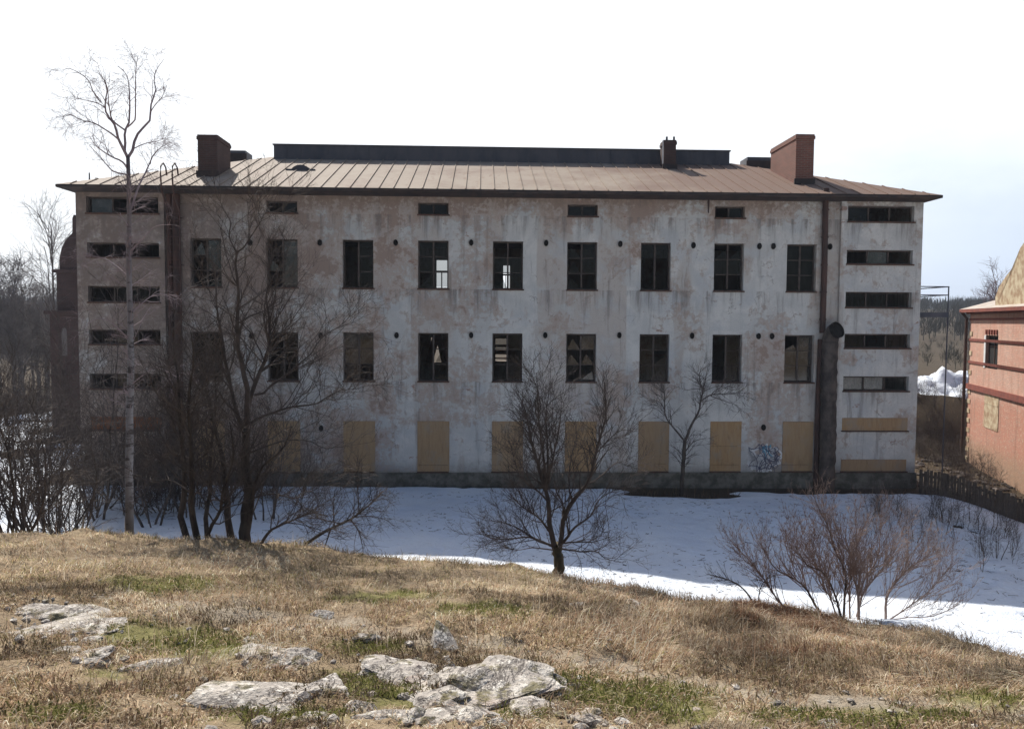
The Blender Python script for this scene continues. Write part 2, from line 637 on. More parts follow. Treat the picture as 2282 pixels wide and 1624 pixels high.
MT['bark'] = simple('dark_bark', (0.035, 0.029, 0.026), (0.085, 0.068, 0.055), 9, 0.95, 0.1, (1, 1, 0.3), 0.6)
MT['bark_green'] = simple('mossy_bark', (0.065, 0.055, 0.036), (0.125, 0.105, 0.07), 6, 0.95, 0.1, (1, 1, 0.3), 0.5)
MT['twig'] = simple('dark_twig', (0.055, 0.044, 0.04), (0.10, 0.08, 0.07), 5, 0.9)
MT['twig_red'] = simple('reddish_twig', (0.19, 0.135, 0.115), (0.29, 0.22, 0.185), 4, 0.85)
MT['twig_grey'] = simple('grey_twig', (0.13, 0.115, 0.11), (0.19, 0.165, 0.155), 1.5, 0.9)
MT['twig_tan'] = simple('tan_stalk', (0.34, 0.25, 0.16), (0.22, 0.155, 0.10), 3, 0.9)
MT['birch'] = m_birch()
MT['birch_twig'] = simple('birch_twig', (0.19, 0.145, 0.155), (0.27, 0.215, 0.225), 2, 0.85)
MT['fence'] = simple('fence_wood', (0.06, 0.045, 0.035), (0.10, 0.078, 0.06), 4, 0.95, 0.1, (3, 1, 0.5))
MT['white_paint'] = simple('white_paint', (0.62, 0.62, 0.62), (0.5, 0.5, 0.5), 2, 0.7)
MT['blue_paint'] = simple('blue_paint', (0.10, 0.30, 0.42), (0.13, 0.36, 0.48), 2, 0.7)
MT['ink_paint'] = simple('ink_paint', (0.085, 0.085, 0.13), (0.12, 0.12, 0.16), 2, 0.7)
MT['red_paint'] = simple('red_paint', (0.40, 0.15, 0.14), (0.40, 0.22, 0.2), 2, 0.7)

# ------------------------------------------------------------------ world + sun
SUN_EL, SUN_AZ = math.radians(44.2), math.radians(-29.5)     # azimuth from +Y towards +X
sd = Vector((math.sin(SUN_AZ) * math.cos(SUN_EL), math.cos(SUN_AZ) * math.cos(SUN_EL), math.sin(SUN_EL)))
w = bpy.data.worlds.new('World')
scene.world = w
w.use_nodes = True
wt = w.node_tree
wt.nodes.clear()
wo = wt.nodes.new('ShaderNodeOutputWorld')
bg = wt.nodes.new('ShaderNodeBackground')
sky = wt.nodes.new('ShaderNodeTexSky')
sky.sky_type = 'NISHITA'
sky.sun_disc = False
sky.sun_elevation = SUN_EL
sky.sun_rotation = SUN_AZ
sky.air_density = 1.0
sky.dust_density = 2.0
sky.ozone_density = 1.0
bg.inputs['Strength'].default_value = 0.085
wt.links.new(sky.outputs[0], bg.inputs['Color'])
# thin bright cloud veil over the sunward half of the sky
tcw = wt.nodes.new('ShaderNodeTexCoord')
spw = wt.nodes.new('ShaderNodeSeparateXYZ')
wt.links.new(tcw.outputs['Generated'], spw.inputs[0])


def wmap(sock, a, b, c=0.0, d=1.0):
    n = wt.nodes.new('ShaderNodeMapRange')
    n.interpolation_type = 'SMOOTHSTEP'
    wt.links.new(sock, n.inputs[0])
    n.inputs[1].default_value, n.inputs[2].default_value, n.inputs[3].default_value, n.inputs[4].default_value = a, b, c, d
    return n.outputs[0]


def wmul(a, b, op='MULTIPLY'):
    n = wt.nodes.new('ShaderNodeMath')
    n.operation = op
    wt.links.new(a, n.inputs[0])
    wt.links.new(b, n.inputs[1])
    return n.outputs[0]


nzw = wt.nodes.new('ShaderNodeTexNoise')
mpw = wt.nodes.new('ShaderNodeMapping')
mpw.inputs['Scale'].default_value = (1.0, 1.0, 2.6)
wt.links.new(tcw.outputs['Generated'], mpw.inputs[0])
wt.links.new(mpw.outputs[0], nzw.inputs['Vector'])
nzw.inputs['Scale'].default_value = 3.2
nzw.inputs['Detail'].default_value = 7
nzw.inputs['Roughness'].default_value = 0.6
veil = wmul(wmap(spw.outputs[1], -0.05, 0.5), wmap(nzw.outputs['Fac'], 0.25, 0.7, 0.72, 1.0))
# the veil thins to pale blue low on the right
gap = wmul(wmap(spw.outputs[0], 0.15, 0.55), wmap(spw.outputs[2], 0.36, 0.02))
veil = wmul(veil, wmap(spw.outputs[2], 0.78, 0.46))
bg2 = wt.nodes.new('ShaderNodeBackground')
mcw = wt.nodes.new('ShaderNodeMix')
mcw.data_type = 'RGBA'
wt.links.new(gap, mcw.inputs[0])
mcw.inputs[6].default_value = (0.94, 0.97, 1.0, 1)
mcw.inputs[7].default_value = (0.58, 0.67, 0.81, 1)
wt.links.new(mcw.outputs[2], bg2.inputs['Color'])
bg2.inputs['Strength'].default_value = 0.98
mxw = wt.nodes.new('ShaderNodeMixShader')
wt.links.new(veil, mxw.inputs[0])
wt.links.new(bg.outputs[0], mxw.inputs[1])
wt.links.new(bg2.outputs[0], mxw.inputs[2])
wt.links.new(mxw.outputs[0], wo.inputs[0])
sun_d = bpy.data.lights.new('sun', 'SUN')
sun_d.energy = 5.0
sun_d.angle = math.radians(0.5)
sun_d.color = (1.0, 0.95, 0.87)
sun = bpy.data.objects.new('sun', sun_d)
COL.objects.link(sun)
sun.rotation_euler = sd.to_track_quat('Z', 'Y').to_euler()
scene.view_settings.view_transform = 'Standard'
scene.view_settings.look = 'None'
scene.view_settings.exposure = 0.48
scene.view_settings.gamma = 1

# ------------------------------------------------------------------ ground sheet


def axis(dense0, dense1, step, lo, hi, gr=1.12):
    a = list(np.arange(dense0, dense1, step))
    s = step
    x = dense1
    right = []
    while x < hi:
        right.append(x)
        s *= gr
        x += s
    right.append(hi)
    s = step
    x = dense0
    left = []
    while x > lo:
        s *= gr
        x -= s
        left.append(max(x, lo))
    return np.array(left[::-1] + a + right)


XS = axis(-9, 9, 0.09, -1200, 1200, 1.07)
YS = axis(1.5, 14, 0.09, -150, 1100, 1.045)
PATH = [(250, 1325), (560, 1372), (760, 1395), (1050, 1440), (1300, 1462), (1500, 1515), (1750, 1560), (2282, 1585)]
MOSS = [(300, 1415, 95, 34), (420, 1435, 130, 42), (835, 1446, 120, 17), (800, 1528, 75, 38), (905, 1560, 120, 30), (1430, 1560, 190, 42),
        (1290, 1520, 70, 24), (1950, 1602, 260, 26), (110, 1590, 140, 28), (650, 1600, 170, 22), (1080, 1360, 130, 18), (850, 1330, 170, 14),
        (360, 1300, 150, 22), (2200, 1560, 110, 20), (240, 1500, 70, 14), (1500, 1590, 150, 26), (1130, 1600, 120, 16), (1760, 1600, 120, 20)]


def masks(px, py):
    j = 26 * vn(px, py, 0.02, 77)
    j2 = 14 * vn(px, py, 0.05, 78)
    xs = np.array([p[0] for p in PATH])
    ys = np.array([p[1] for p in PATH])
    pc = np.interp(px, xs, ys)
    path = ss(26, 8, np.abs(py + j + j2 - pc)) * ss(230, 420, px)
    moss = np.zeros_like(px)
    for (cx, cy, rx, ry) in MOSS:
        d = np.hypot((px + 2 * j - cx) / rx, (py + j * 0.5 + j2 - cy) / ry)
        moss = np.maximum(moss, ss(1.15, 0.55, d))
    return moss, path


def build_ground():
    X, Y = np.meshgrid(XS, YS)
    Z = zg(X, Y)
    m = MB()
    ny, nx = X.shape
    i = np.arange(ny - 1)[:, None] * nx + np.arange(nx - 1)[None, :]
    q = np.stack([i, i + 1, i + nx + 1, i + nx], -1).reshape(-1, 4)
    V = np.stack([X, Y, Z], -1).reshape(-1, 3)
    m.add(V, q)
    o = m.build('ground', MT['ground'], None, True)
    px, py = proj(V)
    ok = (V[:, 1] > 1.0) & (V[:, 1] < 13.5)
    mo, pa = masks(px, py)
    cov = np.zeros((len(V), 4), np.float32)
    cov[:, 0] = np.where(ok, mo * 0.85, 0)
    cov[:, 1] = np.where(ok, pa * 0.8, 0)
    cov[:, 2] = ss(14, 22, V[:, 1])
    cov[:, 3] = 1
    at_ = o.data.attributes.new('cover', 'FLOAT_COLOR', 'POINT')
    at_.data.foreach_set('color', cov.ravel())
    tag(o, kind='structure')
    return o


build_ground()


def snow_t(x, y):
    """thickness of snow above the ground, negative where there is none"""
    yc = crest(x)
    n = fbm(x, y, 0.5, 4, 61)
    n2 = fbm(x, y, 1.9, 3, 62)
    edge = yc + 0.35 + 1.1 * n + 0.7 * n2 + 2.3 * ss(1.0, -1.5, x) + 1.2 * ss(-6, -9, x)
    edge = edge - 1.5 * ss(3.6, 5.4, x)
    t = 0.16 * ss(0, 1.6, y - edge) - 0.05
    far = 31.3 + 0.3 * n + 0.35 * ss(12, 9, x) - 1.2 * ss(15.5, 19.5, x)
    t = t - 0.4 * ss(-0.15, 0.5, y - far) * ss(-19.5, -17.5, x)
    # behind the building: scattered remains
    t = t - 0.4 * ss(-21, -17.5, x) * ss(31.5, 33, y)
    t = t - 0.25 * ss(34, 44, y) * ss(0.1, -0.1, n)
    # bare ring under the birch and the saplings
    bx, by, _ = at(290, 1165, 18.0)
    t = t - 0.3 * ss(1.5, 0.4, np.hypot((x - bx) / 1.35, y - by + 0.15 + 0.4 * n2))
    sx, sy, _ = at(1518, 1080, 31.0)
    t = t - 0.3 * ss(1.0, 0.4, np.hypot((x - sx) / 3.0, (y - sy - 0.1)))
    t = t - 0.25 * ss(-9.5, -12, x) * ss(14.5, 13.5, y)
    # melted flecks on the open snow
    t = t - 0.22 * ss(0.30, 0.5, fbm(x, y, 0.9, 4, 93)) * ss(11, 14, x)
    return t


def build_snow():
    xs = np.concatenate([np.arange(-34, -10, 0.25), np.arange(-10, 19, 0.12), np.arange(19, 34, 0.3)])
    ys = np.concatenate([np.arange(8.0, 16, 0.1), np.arange(16, 32.4, 0.14), np.arange(32.4, 62, 0.5)])
    X, Y = np.meshgrid(xs, ys)
    T = snow_t(X, Y)
    Z = zg(X, Y) + T + np.where(T > 0, 0.05 * fbm(X, Y, 0.8, 4, 71) + 0.04 * fbm(X, Y, 0.25, 2, 72) + 0.03 * fbm(X, Y, 2.6, 2, 73), 0)
    ny, nx = X.shape
    i = np.arange(ny - 1)[:, None] * nx + np.arange(nx - 1)[None, :]
    q = np.stack([i, i + 1, i + nx + 1, i + nx], -1).reshape(-1, 4)
    Tf = T.reshape(-1)
    keep = (Tf[q] > -0.12).any(axis=1)
    q = q[keep]
    used, inv = np.unique(q.ravel(), return_inverse=True)
    V = np.stack([X, Y, Z], -1).reshape(-1, 3)[used]
    m = MB()
    m.add(V, inv.reshape(-1, 4))
    o = m.build('snow', MT['snow'], None, True)
    tag(o, kind='structure')


build_snow()

# ------------------------------------------------------------------ the derelict block
TH = math.radians(2.2)
P0 = np.array([0.0, 32.3, 0.0])
e1 = np.array([math.cos(TH), math.sin(TH), 0])
e2 = np.array([-math.sin(TH), math.cos(TH), 0])


def onplane(px, py, d=0.0):
    v = ray(px, py)
    o = P0 + e2 * d
    t = ((o - CAM) @ e2) / (v @ e2)
    p = CAM + v * t
    return p


S0 = (onplane(178, 700) - P0) @ e1
L = (onplane(2046, 700) - P0) @ e1 - S0
ORG = P0 + e1 * S0
ORG[2] = 0


def wp(px, py, d=0.0):
    """pixel -> (s, z) on the facade plane set back by d"""
    p = onplane(px, py, d) - ORG
    return float(p @ e1), float(p[2])


D = 12.0
HALF = 6.58
EAVE, RIDGE, OV = 11.95, 14.4, 0.5
blk = empty('derelict_building', ORG, TH)
tag(blk, 'long derelict three storey block with peeling grey plaster and boarded ground floor windows', 'building')

sA = wp(372, 700)[0]
sB = wp(1866, 700)[0]
sw0, sw8 = wp(459, 600)[0], wp(1786, 600)[0]
WS = [sw0 + (sw8 - sw0) * k / 8 for k in range(9)]
WW = (wp(1002, 590)[0] - wp(934, 590)[0])
z_r1 = (wp(967, 644)[1], wp(967, 536)[1])
z_r2 = (wp(967, 850)[1], wp(967, 742)[1])
z_r3 = (wp(967, 1050)[1], wp(967, 938)[1])
z_at = (wp(967, 479)[1], wp(967, 452)[1])
BAY = -0.14
strips = []
for (t_, b_, kind) in ((460, 496, 'w'), (558, 590, 'w'), (651, 686, 'w'), (744, 776, 'w'), (838, 871, 'w'), (930, 958, 'b'), (1022, 1048, 'b')):
    zt, zb = wp(1955, t_)[1], wp(1955, b_)[1]
    strips.append((zb, zt, kind))
xr0, xr1 = wp(1880, 700)[0], wp(2026, 700)[0]
xl0, xl1 = wp(201, 700)[0], wp(360, 700)[0]
WALLTOP, WALLBOT = 11.9, -2.2
MT['plaster'] = m_plaster()
PL = 0.62


def pierced(m, x0, x1, z0, z1, y, holes, rev, inward=1):
    xs = sorted({x0, x1, *[h[0] for h in holes], *[h[1] for h in holes]})
    zs = sorted({z0, z1, *[h[2] for h in holes], *[h[3] for h in holes]})
    for a, b in zip(xs[:-1], xs[1:]):
        for c, d in zip(zs[:-1], zs[1:]):
            mx, mz = (a + b) / 2, (c + d) / 2
            if any(h[0] < mx < h[1] and h[2] < mz < h[3] for h in holes):
                continue
            m.quad((a, y, c), (b, y, c), (b, y, d), (a, y, d))
    for (a, b, c, d) in holes:
        yb = y + rev
        m.quad((a, y, c), (a, yb, c), (a, yb, d), (a, y, d))
        m.quad((b, y, c), (b, y, d), (b, yb, d), (b, yb, c))
        m.quad((a, y, d), (a, yb, d), (b, yb, d), (b, y, d))
        m.quad((a, y, c), (b, y, c), (b, yb, c), (a, yb, c))


mainholes = [(s - WW / 2, s + WW / 2, z[0], z[1]) for s in WS for z in (z_r1, z_r2, z_r3)]
for k in (1, 3, 5, 7):
    mainholes.append((WS[k] - WW / 2, WS[k] + WW / 2, z_at[0], z_at[1]))
rholes = [(xr0, xr1, zb, zt) for (zb, zt, k) in strips]
lholes = [(xl0, xl1, zb, zt) for (zb, zt, k) in strips[:6]]
wall = MB()
pierced(wall, sA, sB, PL, WALLTOP, 0.0, mainholes, 0.36)
pierced(wall, 0.0, sA, PL, WALLTOP, BAY, lholes, 0.36)
pierced(wall, sB, L, PL, WALLTOP, BAY, [h for h in rholes], 0.36)
wall.quad((sA, BAY, PL), (sA, 0, PL), (sA, 0, WALLTOP), (sA, BAY, WALLTOP))
wall.quad((sB, 0, PL), (sB, BAY, PL), (sB, BAY, WALLTOP), (sB, 0, WALLTOP))
wall.quad((0, D, WALLBOT), (0, BAY, WALLBOT), (0, BAY, WALLTOP), (0, D, WALLTOP))
wall.quad((L, BAY, WALLBOT), (L, D, WALLBOT), (L, D, WALLTOP), (L, BAY, WALLTOP))
# openings in the back wall, where the light shows through from the far side
backpx = [(971, 580, 1001, 642), (1119, 592, 1136, 642), (961, 752, 986, 806), (1104, 754, 1130, 804), (1330, 560, 1336, 630)]
bh = []
for (a, t_, b, bo) in backpx[:4]:
    x0, zt = wp(a, t_, D)
    x1, zb = wp(b, bo, D)
    bh.append((x0, x1, zb, zt))
pierced(wall, 0, L, WALLBOT, WALLTOP, D, bh, -0.3)
wo_ = wall.build('wall', MT['plaster'], blk)
# plinth
pl = MB()
pl.box(sA + 0.01, sB - 0.01, -0.06, 0.3, WALLBOT, PL - 0.002)
pl.box(-0.05, sA, BAY - 0.07, 0.3, WALLBOT, PL - 0.004)
pl.box(sB, L + 0.05, BAY - 0.07, 0.3, WALLBOT, PL - 0.004)
pl.build('plinth', MT['plinth'], blk)
# floors and partitions inside
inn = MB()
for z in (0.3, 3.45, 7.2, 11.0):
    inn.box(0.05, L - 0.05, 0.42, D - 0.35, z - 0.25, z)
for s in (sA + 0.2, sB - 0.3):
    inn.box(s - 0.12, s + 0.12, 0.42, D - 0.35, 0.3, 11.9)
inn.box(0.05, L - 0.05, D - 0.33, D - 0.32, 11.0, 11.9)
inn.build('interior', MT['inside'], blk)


def window(x0, x1, z0, z1, y, style, parent, rng):
    """casement window: frame mesh with its panes as a sub-part"""
    f = MB()
    g = MB()
    t, dp = 0.055, 0.07
    ya = y
    f.box(x0, x0 + t, ya, ya + dp, z0, z1)
    f.box(x1 - t, x1, ya, ya + dp, z0, z1)
    f.box(x0 + t, x1 - t, ya, ya + dp, z1 - t, z1)
    f.box(x0 + t, x1 - t, ya, ya + dp, z0, z0 + t)
    f2 = MB()
    if style == 'full':
        cm = (x0 + x1) / 2
        f.box(cm - 0.035, cm + 0.035, ya - 0.008, ya + dp - 0.008, z0 + t, z1 - t)
        zs = [z0 + t + (z1 - z0 - 2 * t) * q for q in (0.34, 0.68)]
        for (a, b) in ((x0 + t, cm - 0.035), (cm + 0.035, x1 - t)):
            gone = rng.random() < 0.22
            lev = [z0 + t] + zs + [z1 - t]
            for i in range(3):
                if not gone or i == 2:
                    if i < 2:
                        f.box(a, b, ya + 0.01, ya + dp - 0.02, lev[i + 1] - 0.018, lev[i + 1] + 0.018)
                    if rng.random() < 0.62:
                        tilt = rng.uniform(-0.008, 0.008)
                        g.quad((a, ya + 0.035 + tilt, lev[i] + 0.02), (b, ya + 0.035 - tilt, lev[i] + 0.02), (b, ya + 0.035 - tilt, lev[i + 1] - 0.02), (a, ya + 0.035 + tilt, lev[i + 1] - 0.02))
                    elif rng.random() < 0.5:
                        zz = lev[i] + 0.02
                        g.add([(a, ya + 0.035, zz), (b, ya + 0.035, zz), (b - (b - a) * rng.uniform(0, 0.9), ya + 0.035, zz + (lev[i + 1] - zz) * rng.uniform(0.3, 0.9))], None, [(0, 1, 2)])
    elif style == 'strip':
        n = max(2, int(round((x1 - x0) / 0.95)))
        for i in range(n):
            a = x0 + t + (x1 - x0 - 2 * t) * i / n
            b = x0 + t + (x1 - x0 - 2 * t) * (i + 1) / n
            if i:
                f.box(a - 0.03, a + 0.03, ya - 0.006, ya + dp - 0.006, z0 + t, z1 - t)
            if rng.random() < 0.6:
                tilt = rng.uniform(-0.01, 0.01)
                g.quad((a + 0.03, ya + 0.035 + tilt, z0 + t), (b - 0.03, ya + 0.035, z0 + t), (b - 0.03, ya + 0.035, z1 - t), (a + 0.03, ya + 0.035 + tilt, z1 - t))
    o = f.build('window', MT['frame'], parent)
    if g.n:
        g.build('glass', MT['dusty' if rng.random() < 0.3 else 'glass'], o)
    s = MB()
    s.box(x0 - 0.03, x1 + 0.05, y - 0.26, y - 0.003, z0 - 0.05, z0 - 0.003 + 0.012)
    s.build('sill', MT['sill'], o)
    return o


wr = random.Random(5)
for s in WS:
    for z in (z_r1, z_r2):
        window(s - WW / 2 + 0.003, s + WW / 2 - 0.003, z[0] + 0.012, z[1] - 0.004, 0.2, 'full', blk, wr)
for k in (1, 3, 5, 7):
    window(WS[k] - WW / 2 + 0.003, WS[k] + WW / 2 - 0.003, z_at[0] + 0.012, z_at[1] - 0.004, 0.2, 'strip', blk, wr)


def board(x0, x1, z0, z1, y, mat, seams, parent):
    m = MB()
    edges = [z0] + [z0 + (z1 - z0) * q for q in seams] + [z1]
    for i, (a, b) in enumerate(zip(edges[:-1], edges[1:])):
        m.box(x0, x1, y - 0.004 * (i % 2), y + 0.02, a + 0.006, b - 0.004)
    return m.build('board', mat, parent)


def ledge(x0, x1, z, y, parent):
    m = MB()
    m.box(x0 - 0.03, x1 + 0.03, y - 0.1, y + 0.2, z - 0.045, z - 0.004)
    m.build('sill', MT['sill'], parent)


for i, s in enumerate(WS):
    seams = {7: (0.13, 0.5), 6: (0.15,)}.get(i, (0.13,))
    b = board(s - WW / 2 - 0.02 * (i % 2), s + WW / 2 + 0.05, z_r3[0], z_r3[1], -0.03, MT['ply'], seams, blk)
    ledge(s - WW / 2, s + WW / 2, z_r3[0], -0.03, b)
for (zb, zt, k) in strips:
    if k == 'w':
        window(xr0 + 0.003, xr1 - 0.003, zb + 0.012, zt - 0.004, BAY + 0.2, 'strip', blk, wr)
    else:
        b = board(xr0, xr1, zb, zt, BAY - 0.02, MT['ply'], (), blk)
        ledge(xr0, xr1, zb, BAY, b)
for i, (zb, zt, k) in enumerate(strips[:6]):
    if k == 'w':
        window(xl0 + 0.003, xl1 - 0.003, zb + 0.012, zt - 0.004, BAY + 0.2, 'strip', blk, wr)
    else:
        b = board(xl0, xl1, zb, zt, BAY - 0.02, MT['brown_board'], (), blk)
        b['label'] = 'reddish brown board over the low end bay window'
        ledge(xl0, xl1, zb, BAY, b)
# frames left in the two back openings and planks nailed over one of them
for (x0, x1, z0, zt) in bh[:2]:
    m = MB()
    m.box(x0, x1, D - 0.2, D - 0.14, z0 + (zt - z0) * 0.55, z0 + (zt - z0) * 0.62)
    m.box(x0 + (x1 - x0) * 0.42, x0 + (x1 - x0) * 0.5, D - 0.21, D - 0.15, z0, z0 + (zt - z0) * 0.55)
    m.box(x0, x0 + 0.06, D - 0.2, D - 0.14, z0, zt)
    m.build('window', MT['frame'], blk)
x0, x1, z0, zt = bh[3]
m = MB()
for a, b in ((0.1, 0.16), (0.3, 0.5), (0.62, 0.74)):
    m.box(x0 - 0.05, x1 + 0.05, D - 0.35, D - 0.3 - 0.003, z0 + (zt - z0) * a, z0 + (zt - z0) * b)
m.build('plank', MT['brown_board'], blk)
x0, x1, z0, zt = bh[2]
m = MB()
m.bar((x0 - 0.1, D - 0.33, z0), (x0 + (x1 - x0) * 0.55, D - 0.33, zt + 0.2), 0.05, 0.4)
m.bar((x1 + 0.12, D - 0.36, z0), (x0 + (x1 - x0) * 0.65, D - 0.36, zt + 0.2), 0.05, 0.32)
m.build('plank', MT['brown_board'], blk)

# wall vents: short pipe stubs, closed by a near-black disc for the hole's shade
vents = [(558, 541), (713, 541), (882, 541), (1050, 541), (1217, 542), (1382, 544), (1545, 547), (1692, 549), (1723, 549), (1849, 550),
         (561, 748), (715, 748), (884, 747), (1050, 747), (1215, 747), (1380, 747), (1542, 748), (1690, 749), (1720, 749), (716, 954), (1701, 952)]
for (px, py) in vents:
    s, z = wp(px, py)
    a = np.linspace(0, 2 * math.pi, 15)[:-1]
    m = MB()
    rx, rz = 0.088, 0.125
    rings = []
    for (y, k) in ((0.0, 1.0), (-0.07, 1.0), (-0.07, 0.86), (-0.004, 0.86)):
        rings.append(np.stack([s + rx * k * np.cos(a), np.full(14, y), z + rz * k * np.sin(a)], -1))
    V = np.concatenate(rings)
    q = []
    for r_ in range(3):
        for i in range(14):
            q.append((r_ * 14 + i, r_ * 14 + (i + 1) % 14, (r_ + 1) * 14 + (i + 1) % 14, (r_ + 1) * 14 + i))
    V = np.concatenate([V, [[s, -0.004, z]]])
    m.add(V, q, [(42 + i, 42 + (i + 1) % 14, 56) for i in range(14)])
    m.build('vent', MT['void'], blk)

# roof ------------------------------------------------------------
yf, ybk = BAY - OV, BAY - OV + 2 * HALF
xa, xb = -OV, L + OV
ym = (yf + ybk) / 2
rf = MB()
A, B, C, Dd = (xa, yf, EAVE), (xb, yf, EAVE), (xb, ybk, EAVE), (xa, ybk, EAVE)
R1, R2 = (xa + HALF, ym, RIDGE), (xb - HALF, ym, RIDGE)
rf.quad(A, B, R2, R1)
rf.quad(C, Dd, R1, R2)
rf.add([B, C, R2, Dd, A, R1], None, [(0, 1, 2), (3, 4, 5)])
rise = RIDGE - EAVE
nseam = int((xb - xa) / 0.56)
for i in range(1, nseam):
    x = xa + (xb - xa) * i / nseam
    run = min(x - xa, xb - x, HALF) - 0.06
    rf.bar((x, yf + 0.005, EAVE + 0.016), (x, yf + run, EAVE + rise * run / HALF + 0.016), 0.028, 0.05)
for i in range(1, int(2 * HALF / 0.56)):
    y = yf + i * 0.56
    run = min(y - yf, ybk - y) - 0.06
    if run < 0.1:
        continue
    rf.bar((xa + 0.005, y, EAVE + 0.016), (xa + run, y, EAVE + rise * run / HALF + 0.016), 0.028, 0.05)
    rf.bar((xb - 0.005, y, EAVE + 0.016), (xb - run, y, EAVE + rise * run / HALF + 0.016), 0.028, 0.05)
roof = rf.build('roof', MT['roof'], blk)
ev = MB()
fz0, fz1 = EAVE - 0.11, EAVE - 0.004
ev.box(xa, xb, yf, yf + 0.05, fz0, fz1)
ev.box(xa, xa + 0.05, yf + 0.05, ybk, fz0, fz1)
ev.box(xb - 0.05, xb, yf + 0.05, ybk, fz0, fz1)
ev.box(xa, xb, ybk - 0.05, ybk, fz0 - 0.003, fz1 - 0.003)
# sloping boxed soffit down to the wall head
so0, so1 = fz0 + 0.002, WALLTOP - 0.17
for (a0, a1, b0, b1) in (((xa + 0.05, yf + 0.05), (xb - 0.05, yf + 0.05), (-0.02, BAY - 0.02), (L + 0.02, BAY - 0.02)),
                         ((xa + 0.05, ybk), (xa + 0.05, yf + 0.05), (-0.02, D), (-0.02, BAY - 0.02)),
                         ((xb - 0.05, yf + 0.05), (xb - 0.05, ybk), (L + 0.02, BAY - 0.02), (L + 0.02, D))):
    ev.quad((*a0, so0), (*a1, so0), (*b1, so1), (*b0, so1))
ev.quad((-0.02, BAY - 0.02, so1), (L + 0.02, BAY - 0.02, so1), (L + 0.02, 0.0, so1), (-0.02, 0.0, so1))
ev.build('eave', MT['tin_edge'], roof)
# gutter in broken lengths
gt = MB()
gr = random.Random(3)
x = xa + 0.1
while x < xb - 1.0:
    ln = gr.uniform(2.5, 6)
    x2 = min(x + ln, xb - 0.1)
    dz = gr.uniform(-0.05, 0.02)
    a = np.linspace(math.pi, 2 * math.pi, 7)
    ring = np.stack([0 * a, 0.062 * np.cos(a), 0.07 * np.sin(a)], -1)
    V = np.concatenate([ring + np.array([x, yf - 0.066, EAVE - 0.05 + dz]), ring + np.array([x2, yf - 0.066, EAVE - 0.05 + dz * 0.3])])
    gt.add(V, [(i, i + 1, i + 8, i + 7) for i in range(6)])
    x = x2 + (gr.uniform(0.0, 0.9) if gr.random() < 0.4 else 0.03)
gt.build('gutter', MT['tin_edge'], roof)


def monitor(x0, x1, y0, y1, z0, z1, name='ridge_monitor', seam=0.62, mat='tin', lip=0.05):
    m = MB()
    m.box(x0, x1, y0, y1, z0, z1)
    n = int((x1 - x0) / seam)
    for i in range(1, n):
        xx = x0 + (x1 - x0) * i / n
        m.box(xx - 0.012, xx + 0.012, y0 - 0.02, y0 - 0.001, z0, z1 - 0.03)
    m.box(x0 - lip, x1 + lip, y0 - lip, y1 + lip, z1 + 0.002, z1 + 0.05)
    return m.build(name, MT[mat], roof)


my0, my1 = ym - 0.55, ym + 0.55
x0, zt = wp(610, 322, my0)
x1, zt2 = wp(1626, 336, my0)
monitor(x0, x1, my0, my1, RIDGE - 0.7, (zt + zt2) / 2 - 0.03)
MONZ = (zt + zt2) / 2


def chimney(px0, px1, pyt, d0, d1, mat, name='chimney', cap=True, base=11.9, split=None):
    x0, z = wp(px0, pyt, d0)
    x1, _ = wp(px1, pyt, d0)
    m = MB()
    m.box(x0, x1, d0, d1, base, z - 0.2)
    if cap:
        m.box(x0 - 0.035, x1 + 0.035, d0 - 0.035, d1 + 0.035, z - 0.198, z - 0.07)
        m.box(x0 - 0.01, x1 + 0.01, d0 - 0.01, d1 + 0.01, z - 0.068, z)
    else:
        m.box(x0, x1, d0, d1, z - 0.198, z)
    o = m.build(name, MT[mat], roof)
    f = MB()
    f.box(x0 + 0.12, x1 - 0.12, d0 + 0.12, d1 - 0.12, z - 0.02, z + 0.012)
    f.build('flue', MT['void'], o)
    # tin apron round the foot
    a = MB()
    zf = EAVE + rise * (d0 - yf) / HALF
    a.box(x0 - 0.06, x1 + 0.06, d0 - 0.06, d0 - 0.004, zf - 0.1, zf + 0.22)
    a.build('flashing', MT['tin_edge'], o)
    return o


chimney(440, 484, 300, 1.2, 2.9, 'dark_brick')
chimney(1775, 1815, 299, 1.2, 4.15, 'brick')
chimney(500, 547, 335, ym - 0.5, ym + 0.6, 'tin', 'roof_box', False)
chimney(1666, 1722, 350, ym - 0.5, ym + 0.6, 'tin', 'roof_box', False)
c = chimney(1480, 1507, 312, ym - 1.6, ym - 0.85, 'dark_brick')
x0, z = wp(1477, 318, ym - 1.6)
m = MB()
m.tubes(np.array([[x0, ym - 1.66, 14.0], [x0, ym - 1.66, z + 0.1]]), np.array([0.03, 0.03]), 8, True)
m.build('lit_pipe', MT['white_paint'], c)  # pipe coloured white for the sunlight on the stack's left edge
m = MB()
for px in (1486, 1502):
    x0, z = wp(px, 306, ym - 1.3)
    m.tubes(np.array([[x0, ym - 1.3, z - 0.25], [x0, ym - 1.3, z + 0.02]]), np.array([0.05, 0.05]), 8, True)
m.build('flue_pot', MT['tin'], c)
